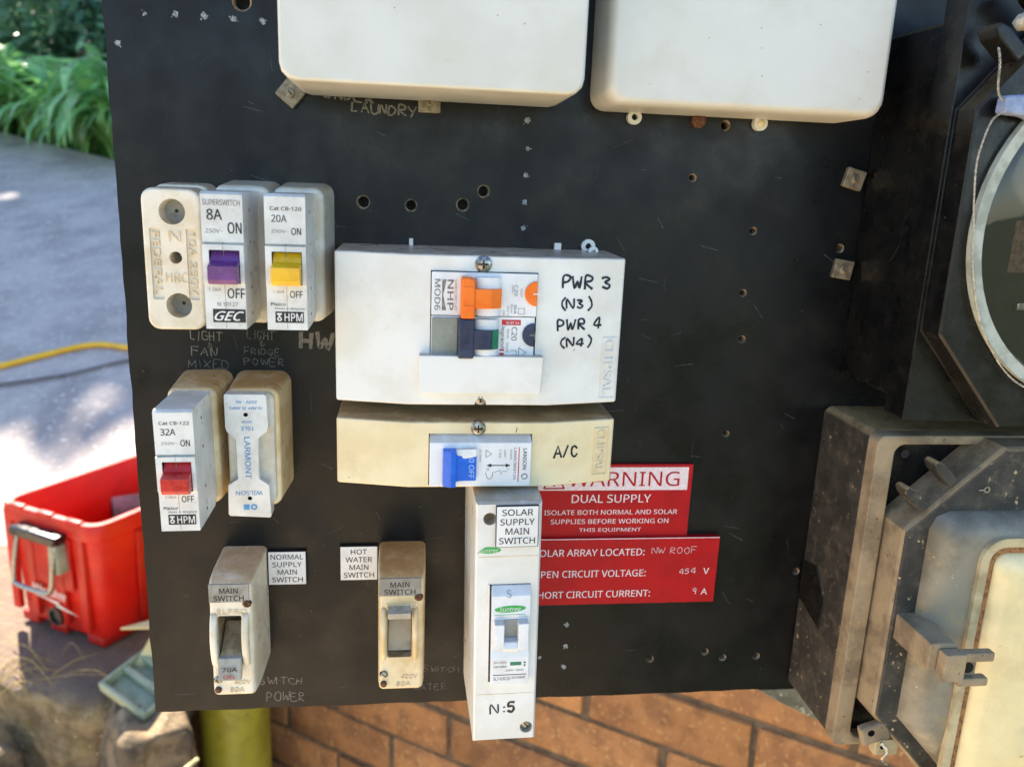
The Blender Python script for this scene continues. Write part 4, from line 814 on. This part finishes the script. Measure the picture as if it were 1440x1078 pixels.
w2 = spline([(233, 82, 34), (229.6, 82, 31), (227.4, 82, 24), (226.8, 81, 14), (228.6, 80.6, 0), (231.0, 80.4, -13), (233.5, 80.4, -28), (239.6, 80.4, -47), (249, 80.4, -63), (262, 80.4, -76), (280, 80.4, -84)], 16)
for w_, tn in ((w1, 9), (w2, 52)):
    for l in twist(w_, .30, .4, tn): part('seal_wire', B().tube(l, .24, 6), 'wire', tg, angle=80)
# lower meter
t = thing('electricity_meter', 306, -196, 'dusty black meter with a rectangular window coloured cream for its reflection and clip latch, lower right', 'meter')
part('body', B().prism([(p[0], 0, p[1]) for p in ((220, -113), (223, -110), (392, -110), (395, -113), (395, -276), (391, -280), (224, -280), (220, -276))], (0, 46, 0), 1.4, 3), 'meter_dusty', t)
part('side_badge', B().prism([(220.1, p[0], p[1]) for p in ((1, -200), (16, -196), (28, -212), (26, -228), (1, -222))], (-.8, 0, 0), .3), 'meter', t)
ro = rrect(220, 395, -279.6, -110, 4, 46, 5); ri = rrect(229.4, 386, -275, -114.6, 5, 46, 5)
t_bm = B(); n = len(ro)
lo = lambda l, d: [(p[0], d, p[2]) for p in l]
t_bm.loft([lo(ro, 45.8), lo(ro, 53.2), lo(rrect(220.6, 394.4, -279, -110.6, 4, 0, 5), 54), lo(rrect(228.6, 386.8, -275.6, -114, 5, 0, 5), 54), lo(ri, 53.2), lo(ri, 47), lo(ro, 45.8)], False, False)
part('rim', t_bm, 'dust_rim', t, angle=50)
OY = (230.2, 385, -300, -110.6)
oc2 = lambda d, i: octo(*OY, 44, 41, d, i, 48)
part('cover', B().loft([oc2(47, 0), oc2(66.5, .5), oc2(68, 1.2)]), 'dust_rim', t, angle=20)
part('cover_face', B().loft([oc2(67.6, 1.4), oc2(68.5, 1.6), oc2(68.9, 2.2)]), 'meter_dusty', t, angle=20)
def hp(i, d):
    x0, z1, x1, z0 = 242.6+i, -142+0-i, 372-i, -298+i; r = 9
    return [(x0, d, -252+i*.4), (x0, d, z1-r), (x0+r*.3, d, z1-r*.3), (x0+r, d, z1), (x1-r, d, z1), (x1-r*.3, d, z1-r*.3), (x1, d, z1-r), (x1, d, -252+i*.4), (x1-42, d, z0), (x0+42, d, z0)]
part('raised_frame', B().loft([hp(0, 68.4), hp(.6, 71), hp(2, 74.5), hp(4.5, 77.6), hp(8, 79.4), hp(15, 80.2)]), 'hump', t, angle=50)
def ring_frame(x0, x1, z0, z1, r, wd, d0, d1):
    a_ = rrect(x0, x1, z0, z1, r, 0, 6); c_ = rrect(x0+wd, x1-wd, z0+wd, z1-wd, max(.6, r-wd), 0, 6)
    return B().loft([lo(a_, d0), lo(a_, d1), lo(c_, d1), lo(c_, d0), lo(a_, d0)], False, False)
part('window_frame', ring_frame(261.6, 355, -290, -150.4, 12, 4.2, 79, 82.4), 'frame_pale', t, angle=40)
part('gasket', ring_frame(265.8, 350.8, -285.8, -154.6, 9, 3.4, 79, 81.2), 'rust_seal', t, angle=40)
def wn_(i, d): return rrect(269.2+i, 347.4-i, -282.4+i, -158.0-i, 7, d, 5)
part('window', B().loft([wn_(0, 79), wn_(.4, 81), wn_(2.5, 83.4), wn_(7, 85.4), wn_(15, 87), wn_(26, 87.6)]), 'window_cream', t, angle=60)
nv = Vector((-.72, 0, .70)); tv = Vector((.70, 0, .72))
for cx, cz in ((239, -141.5), (251.5, -129)): lug(t, cx, cz, 60, 69.4, 15, 2.6, 'meter_dusty')
part('boss', B().prism([(233.6, 66, -194.6), (246, 66, -194.6), (247.4, 66, -197), (247.4, 66, -207.6), (233.6, 66, -208.4)], (0, 30, 0), 1.2, 2), 'dust_rim', t)
part('clip', B().box(237.2, 247.6, 96.5, 102.5, -210.4, -196.6, .8).box(246.6, 262, 96.4, 101, -201.6, -197.0, .8).box(246.6, 261, 96.4, 101, -214, -209.8, .8).box(246.6, 256, 96.4, 98, -210, -201.4, .3), 'dust_rim', t)
part('clip_screw', B().cyl(251.6, -205.6, 97.6, 99, 2.6, n=14), 'meter', t)
b = B().box(226, 241, 64, 68.5, -268, -257, 1.4, 3); bmesh.ops.rotate(b.bm, cent=(233, 0, -262), matrix=Matrix.Rotation(R(-18), 3, 'Y'), verts=b.bm.verts[:])
part('sealing_lug', b, 'dust_rim', t, cut=B().cyl(231, -261.6, 60, 72, 1.9, n=12), inner='dark_cavity')
b = B().box(236, 249, 60, 66, -277, -268, 1.2, 2); part('sealing_lug', b, 'frame_pale', t, cut=B().cyl(240, -272, 55, 72, 1.3, n=12), inner='dark_cavity')
b = B().tube(spline([(236, 70, -266), (239, 72, -270), (237.5, 71, -275), (241, 70, -279)], 6), .9, 6); part('seal_wire', b, 'wire', t)
part('screw_hole', B().cyl(239.6, -121.6, 46.2, 46.6, 2.2, n=14), 'dark_cavity', t)
part('corner_plate', B().prism([(229.6, 46, -114.8), (272, 46, -114.8), (229.6, 46, -153)], (0, .5, 0)), 'meter', t)
part('corner_plate', B().prism([(229.6, 46, -252), (229.6, 46, -275), (262, 46, -275)], (0, .5, 0)), 'meter', t)
b = B().annulus(268, -131.4, 68.9, 69.6, .9, 1.6, 14).tube([(266.4, 69.2, -131.6), (264.2, 69.2, -131.8)], .4, 6); part('wire_scrap', b, 'wire', t)

# steel bracket under the right end of the board
t = thing('steel_bracket', 240, -284, 'galvanised steel bracket under the right end of the black board', 'bracket')
part('bracket_plate', B().prism([(204, -2, -284), (410, -2, -284), (410, 6, -316), (262, 6, -316), (246, 4, -305), (218, 0, -292)], (0, -5, 0), .6), 'galv', t)
part('bracket_arm', B().box(250, 262, -700, -8, -312, -300, 1), 'galv', t)
part('bracket_arm', B().box(380, 392, -620, -8, -312, -300, 1), 'galv', t)
part('support_post', B().box(396, 424, -34, -8, -1450, 240, 2), 'galv', t)

# ================================================================== THINGS BESIDE THE DRIVE
ax, ay = Vector((.85, -.527, 0)), Vector((.527, .85, 0))
tb = thing('red_crate', 0, 0, 'open red plastic tool crate with a black handle latch on its end', 'crate'); tb.location = (-.505, .893, -.797); tb.rotation_euler = (0, 0, math.atan2(-.527, .85))
W_, L_, H_ = 230, 400, 228       # end face spans x -W..0 at y=0, the long sides run back along y
def tbr(i, z, r, top=0): 
    return [(p[0], -p[2], z) for p in rrect(-W_+i, -i, i, L_-i, r, 0, 4)]        # ring in plan; d = -y
def cr(rings): 
    return B().loft(rings)
body = B().loft([tbr(12, 14, 22), tbr(9, 20, 24), tbr(2, H_-34, 26), tbr(0, H_-32, 26), tbr(-5, H_-29, 28), tbr(-6, H_-6, 28), tbr(-4, H_, 28), tbr(6, H_, 24), tbr(8, H_-4, 22), tbr(16, 24, 18)], True, True)
cutc = B().cyl(0, 0, -1, 1, .1)
part_body = raw_part('shell', body, 'toolbox', tb)
for x in (-W_+24, -W_*.5-18, -40):
    raw_part('foot', B().box(x-16, x+26, -L_+30, -9, 0, 18, 4, 2), 'toolbox', tb)
for x in (-W_+16, -W_+66, -92, -38):
    raw_part('end_rib', B().prism([(x-9, 4, 30), (x+9, 4, 30), (x+9, 4, H_-10), (x-9, 4, H_-10)], (0, -10, 0), 2), 'toolbox', tb)
for x in (-W_+44, -W_*.5, -46): raw_part('rim_pad', B().box(x-17, x+17, -6, 6.5, H_-9, H_+3.5, 2.5, 3), 'toolbox', tb)
for y in (90, 200, 310):
    raw_part('side_rib', B().prism([(-2, -y+14, 30), (-2, -y-14, 30), (-2, -y-14, H_-34), (-2, -y+14, H_-34)], (6, 0, 0), 2.5), 'toolbox', tb)
raw_part('latch_recess', B().box(-W_+64, -62, -1, 2.4, 96, H_-34, 4), 'toolbox', tb)
lt = raw_part('latch', B().prism([(-W_+52, 4, H_-40), (-66, 4, H_-40), (-60, 4, H_-22), (-W_+58, 4, H_-22)], (0, 26, 0), 4, 3), 'latch_black', tb)
raw_part('latch_bail', B().tube(spline([(-W_+62, 18, H_-40), (-W_+60, 26, H_-80), (-W_+58, 30, H_-118), (-W_+70, 31, H_-127), (-100, 31, H_-127), (-80, 30, H_-118), (-76, 26, H_-80), (-74, 18, H_-40)], 6), 4.2, 10), 'steel', lt)
raw_part('latch_hinge', B().prism([(-92, 2, H_-92), (-66, 2, H_-92), (-70, 2, H_-42), (-88, 2, H_-42)], (0, 20, 0), 2), 'tray', tb)
raw_part('drain_plug', B().rings(-W_*.5+6, 42, [(1, 17), (8, 17), (8, 13), (4, 12)], n=24), 'latch_black', tb)
def text_raw(parent, s, x0, z0, w, h, d, m, shear=0., bold=0.):
    o = text(parent, s, x0, z0, w, h, d, m, shear=shear, bold=bold, name='logo')
    o.data.transform(Matrix.Translation(root_loc(parent))); return o
text_raw(tb, 'Milwaukee', -W_*.5-48, 78, 84, 17, 6, 'logo_white', .25, .02)
raw_part('logo_stroke', B().prism([(-W_*.5-52, 6, 74), (-W_*.5+20, 6, 72), (-W_*.5+8, 6, 67), (-W_*.5+66, 6, 58), (-W_*.5+10, 6, 62), (-W_*.5+18, 6, 68)], (0, .4, 0)), 'logo_white', tb)
for k, (x, y, r) in enumerate(((-128, 200, 80), (-150, 300, 66))):
    rl = thing('cable_roll', 0, 0, ['dark purple roll nearer the latch, lying inside the red crate', 'dark purple roll deeper inside the red crate'][k], 'cable roll', 'rolls in the red crate')
    p = tb.matrix_basis @ Vector((x*.001, y*.001, .026)); rl.location = p; rl.rotation_euler = (0, 0, .4+k)
    b = B(); b.loft([[(d, rr*math.cos(6.283*i/28), r+rr*math.sin(6.283*i/28)) for i in range(28)] for d, rr in ((-50, r*.4), (-50, r), (-46, r+2), (46, r+2), (50, r), (50, r*.4))]); raw_part('roll', b, 'roll', rl)
    raw_part('core', B().prism([(-52, r*.36*math.cos(6.283*i/16), r+r*.36*math.sin(6.283*i/16)) for i in range(16)], (104, 0, 0)), 'latch_black', rl)

# pale green louvred tray and a cream board by the stones
tr_ = thing('plastic_tray', 0, 0, 'pale green plastic tray with open slots, leaning by the board corner', 'tray'); tr_.location = (-.475, .80, -.800); tr_.rotation_euler = (R(14), R(10), R(-36)); tr_.scale = (.46, .8, .9)
raw_part('rim', ring_frame(0, 210, -70, 60, 6, 9, 0, 16) if False else B().box(0, 230, 0, 9, 0, 22, 2).box(0, 230, -131, -122, 0, 22, 2).box(0, 9, -122, 0, 0, 22, 2).box(221, 230, -122, 0, 0, 22, 2), 'tray', tr_)
for y in (-46, -84): raw_part('slat', B().box(8, 222, y-6, y+6, 2, 20, 1.5), 'tray', tr_)
raw_part('floor', B().box(6, 224, -124, 2, -3, 1), 'tray', tr_)
pk = thing('cream_board', 0, 0, 'cream board with a pointed sunlit corner between the red crate and the pale green tray', 'board'); pk.location = (-.36, .85, -.80)
part('top_sheet', B().prism([(-462, -850, -728), (-290, -828, -716), (-290, -905, -708)], (0, 0, 4), .6), 'plank', pk)
part('front_panel', B().prism([(-450, -836, -802), (-412, -842, -733), (-290, -836, -722), (-290, -836, -802)], (0, -6, 0), .6), 'plank', pk)
yb = thing('yellow_strap', 0, 0, 'flat yellow strap lying behind the stone next to the olive pipe', 'strap'); yb.location = (-.36, .86, -.838); yb.rotation_euler = (0, R(9), R(-10))
raw_part('band', B().box(-20, 120, -14, 14, 0, 14, 3), 'hose', yb); raw_part('buckle', B().box(-40, -18, -18, 18, -2, 16, 3), 'hose', yb)
sk = thing('peeled_stick', 0, 0, 'pale peeled stick leaning across the stone beside the olive pipe', 'stick'); sk.location = (-.342, .62, -.84)
raw_part('shaft', B().tube([(-70, 0, -60), (0, 0, 0), (10, -2, 4), (50, -8, 38)], [3.4, 3.8, 4.4, 2.6], 8), 'stick', sk)
raw_part('knot', B().tube([(2, 0, 2), (16, 2, 4)], [3, 1.4], 7), 'stick', sk)
# hose on the drive
hp_ = [(-2.6, 1.55), (-1.9, 1.92), (-1.45, 2.06), (-1.218, 2.139), (-1.117, 2.19), (-.988, 2.239), (-.871, 2.203), (-.7, 2.13), (-.45, 2.2), (-.1, 2.5)]
b = B().tube(spline([(x*1000, -y*1000, (drive_z(x, y)+.012)*1000) for x, y in hp_], 8), 9, 10)
o = part('garden_hose', b, 'hose'); tag(o, 'yellow garden hose lying across the driveway', 'hose')

# ================================================================== PLANTS
def leaf_mesh(ln, wd, lift, droop, seed):
    rd = random.Random(seed); bm = bmesh.new(); n = 9; p = Vector((0, 0, 0)); a_ = R(lift); rows = []
    for k in range(n+1):
        t_ = k/n; w = wd*min(1, .55+1.6*t_)*(1-max(0, t_-.72)/.28*.93)
        side = .02*math.sin(t_*3+seed)
        rows.append([bm.verts.new((p.x, p.y+side-w/2, p.z+w*.16)), bm.verts.new((p.x, p.y+side, p.z)), bm.verts.new((p.x, p.y+side+w/2, p.z+w*.16))])
        p = p+Vector((math.cos(a_), 0, math.sin(a_)))*ln/n; a_ -= R(droop)/n*(0.5+1.2*t_)
    for a, b in zip(rows, rows[1:]):
        for i in (0, 1): bm.faces.new((a[i], b[i], b[i+1], a[i+1]))
    me = bpy.data.meshes.new('leaf'); bm.to_mesh(me); bm.free(); me.polygons.foreach_set('use_smooth', [True]*len(me.polygons)); me.materials.append(M['leaf']); return me
LV = [leaf_mesh(random.uniform(.85, 1.15), random.uniform(.062, .088), random.uniform(62, 86), random.uniform(130, 200), k) for k in range(10)]
spots = [(-2.75, 5.62), (-2.35, 5.42), (-2.0, 5.12), (-1.68, 4.86), (-3.2, 6.0), (-2.62, 6.0), (-2.2, 5.75), (-1.85, 5.5), (-1.45, 4.7), (-1.5, 5.2)]
where = ['at the left edge of the photo, front row', 'second from the left edge, front row', 'third from the left edge, front row', 'nearest the black board edge, front row', 'cut by the left edge of the photo, back row', 'left in the back row', 'middle of the back row', 'right in the back row', 'half hidden behind the black board', 'behind the board edge, back row']
for k, (x, y) in enumerate(spots):
    pl_ = bpy.data.objects.new('agapanthus_plant', None); C.objects.link(pl_); pl_.location = (x, y, max(hill_z(x, y), drive_z(x, far_y(x))-.02)-.02)
    tag(pl_, 'green strap-leaved plant '+where[k], 'plant', 'strap-leaved plants along the driveway')
    for q in range(74):
        o = bpy.data.objects.new('leaf', random.choice(LV)); C.objects.link(o); o.parent = pl_
        an = random.uniform(0, 6.283); rr = random.uniform(0, .13); o.location = (rr*math.cos(an), rr*math.sin(an), 0)
        s_ = random.uniform(.7, 1.12); o.scale = (s_, s_, s_); o.rotation_euler = (random.uniform(-.25, .25), random.uniform(-.35, .12), an+random.uniform(-.4, .4))
def foliage(name, ctrs, n, size, m, parent, seed):
    rd = random.Random(seed); vs, fs = [], []
    for k in range(n):
        c_ = rd.choice(ctrs); u = Vector((rd.gauss(0, 1), rd.gauss(0, 1), rd.gauss(0, 1))).normalized()*rd.uniform(.55, 1.0)
        p = Vector((c_[0]+u.x*c_[3], c_[1]+u.y*c_[3], c_[2]+u.z*c_[4])); s_ = size*rd.uniform(.6, 1.3)
        a_ = Vector((rd.gauss(0, 1), rd.gauss(0, 1), rd.gauss(0, .7))).normalized(); b_ = a_.cross(Vector((rd.gauss(0, 1), rd.gauss(0, 1), rd.gauss(0, 1)))).normalized()
        i = len(vs); vs += [p-a_*s_, p+b_*s_*.42, p+a_*s_, p-b_*s_*.42]; fs.append((i, i+1, i+2, i+3))
    off = root_loc(parent); me = bpy.data.meshes.new(name); me.from_pydata([v-off for v in vs], [], fs); return link_mesh(name, me, M[m], parent)
def shrub(x, y, h, r, n, label, seed, name='shrub', m='leaf_dark', size=.06):
    z = hill_z(x, y); t = bpy.data.objects.new(name, None); C.objects.link(t); t.location = (x, y, z); tag(t, label, 'shrub', 'dark shrubs behind the strap-leaved plants')
    rd = random.Random(seed); cs = [(x+rd.uniform(-r, r), y+rd.uniform(-r, r)*.6, z+rd.uniform(.25, .9)*h, r*rd.uniform(.35, .6), h*rd.uniform(.18, .28)) for k in range(16)]
    foliage('crown', cs, n, size, m, t, seed)
    b = B()
    for k in range(4): b.tube([(0, 0, -40), (rd.uniform(-120, 120), rd.uniform(-100, 100), h*400), (rd.uniform(-400, 400)*r, rd.uniform(-300, 300)*r, h*820)], [26, 18, 8], 7)
    raw_part('trunk', b, 'bark', t)
shrub(-3.3, 7.3, 1.5, .95, 5200, 'dark green shrub at the top left corner of the photo', 1)
shrub(-2.0, 6.7, 1.3, .8, 5200, 'dark bluish shrub behind the plants nearest the black board', 2)
shrub(-4.8, 8.4, 1.9, 1.1, 4200, 'dark shrub beyond the left edge of the photo', 3)
shrub(-2.9, 9.4, 2.0, 1.5, 5200, 'tall dark shrub farthest back behind the plants', 4)
shrub(-1.0, 7.6, 2.4, 1.1, 3000, 'dark shrub hidden behind the black board', 5)
shrub(-5.8, 11, 3.6, 1.8, 4200, 'broad dark shrub far behind the left plants', 6)
# tree whose crown shades the upper driveway
def tree(x, y, label, seed, cs, n, top):
    z = hill_z(x, y); t = bpy.data.objects.new('shade_tree', None); C.objects.link(t); t.location = (x, y, z); tag(t, label, 'tree')
    foliage('crown', cs, n, .15, 'leaf_tree', t, seed)
    b = B().tube([(0, 0, -100), (40, -20, 900), (-60, 60, 2200), (0, 0, top*700), (100, 0, top*1000)], [130, 110, 95, 70, 30], 12); rd = random.Random(seed)
    for c_ in cs[:10]:
        e = (Vector(c_[:3])-t.location)*1000; b.tube([(0, 0, top*600), (e.x*.5, -e.y*.5, top*600+(e.z-top*600)*.4), (e.x, -e.y, e.z)], [55, 34, 14], 7)
    raw_part('trunk', b, 'bark', t)
rd = random.Random(21); cs = []
for k in range(44):
    gx, gy = rd.uniform(-3.8, 1.0), rd.uniform(2.9, 5.0)           # ground spot shaded by this clump
    kk = (rd.uniform(4.6, 6.6))/SUN.z; cs.append((gx+SUN.x*kk, gy+SUN.y*kk, SUN.z*kk, rd.uniform(.3, .62), rd.uniform(.3, .5)))
tree(-3.0, 8.6, 'tall tree with a brown trunk behind the shrubs at the top left', 5, cs, 13000, 4.6)

# dry grass stalks caught on the ledge edge
b = B(); rd = random.Random(8)
for k in range(26):
    x, y = rd.uniform(-760, -520), rd.uniform(770, 900); z = -800+rd.uniform(0, 8); an = rd.uniform(0, 6.28); l = rd.uniform(40, 120)
    b.tube(spline([(x, -y, z), (x+l*.5*math.cos(an), -y+l*.5*math.sin(an), z+rd.uniform(4, 26)), (x+l*math.cos(an), -y+l*math.sin(an), z+rd.uniform(-20, 10))], 4), rd.uniform(.5, 1.1), 5)
tag(part('dry_grass', b, 'straw'), 'dry straw coloured grass stalks on the ledge below the red crate', 'grass', kind='stuff')
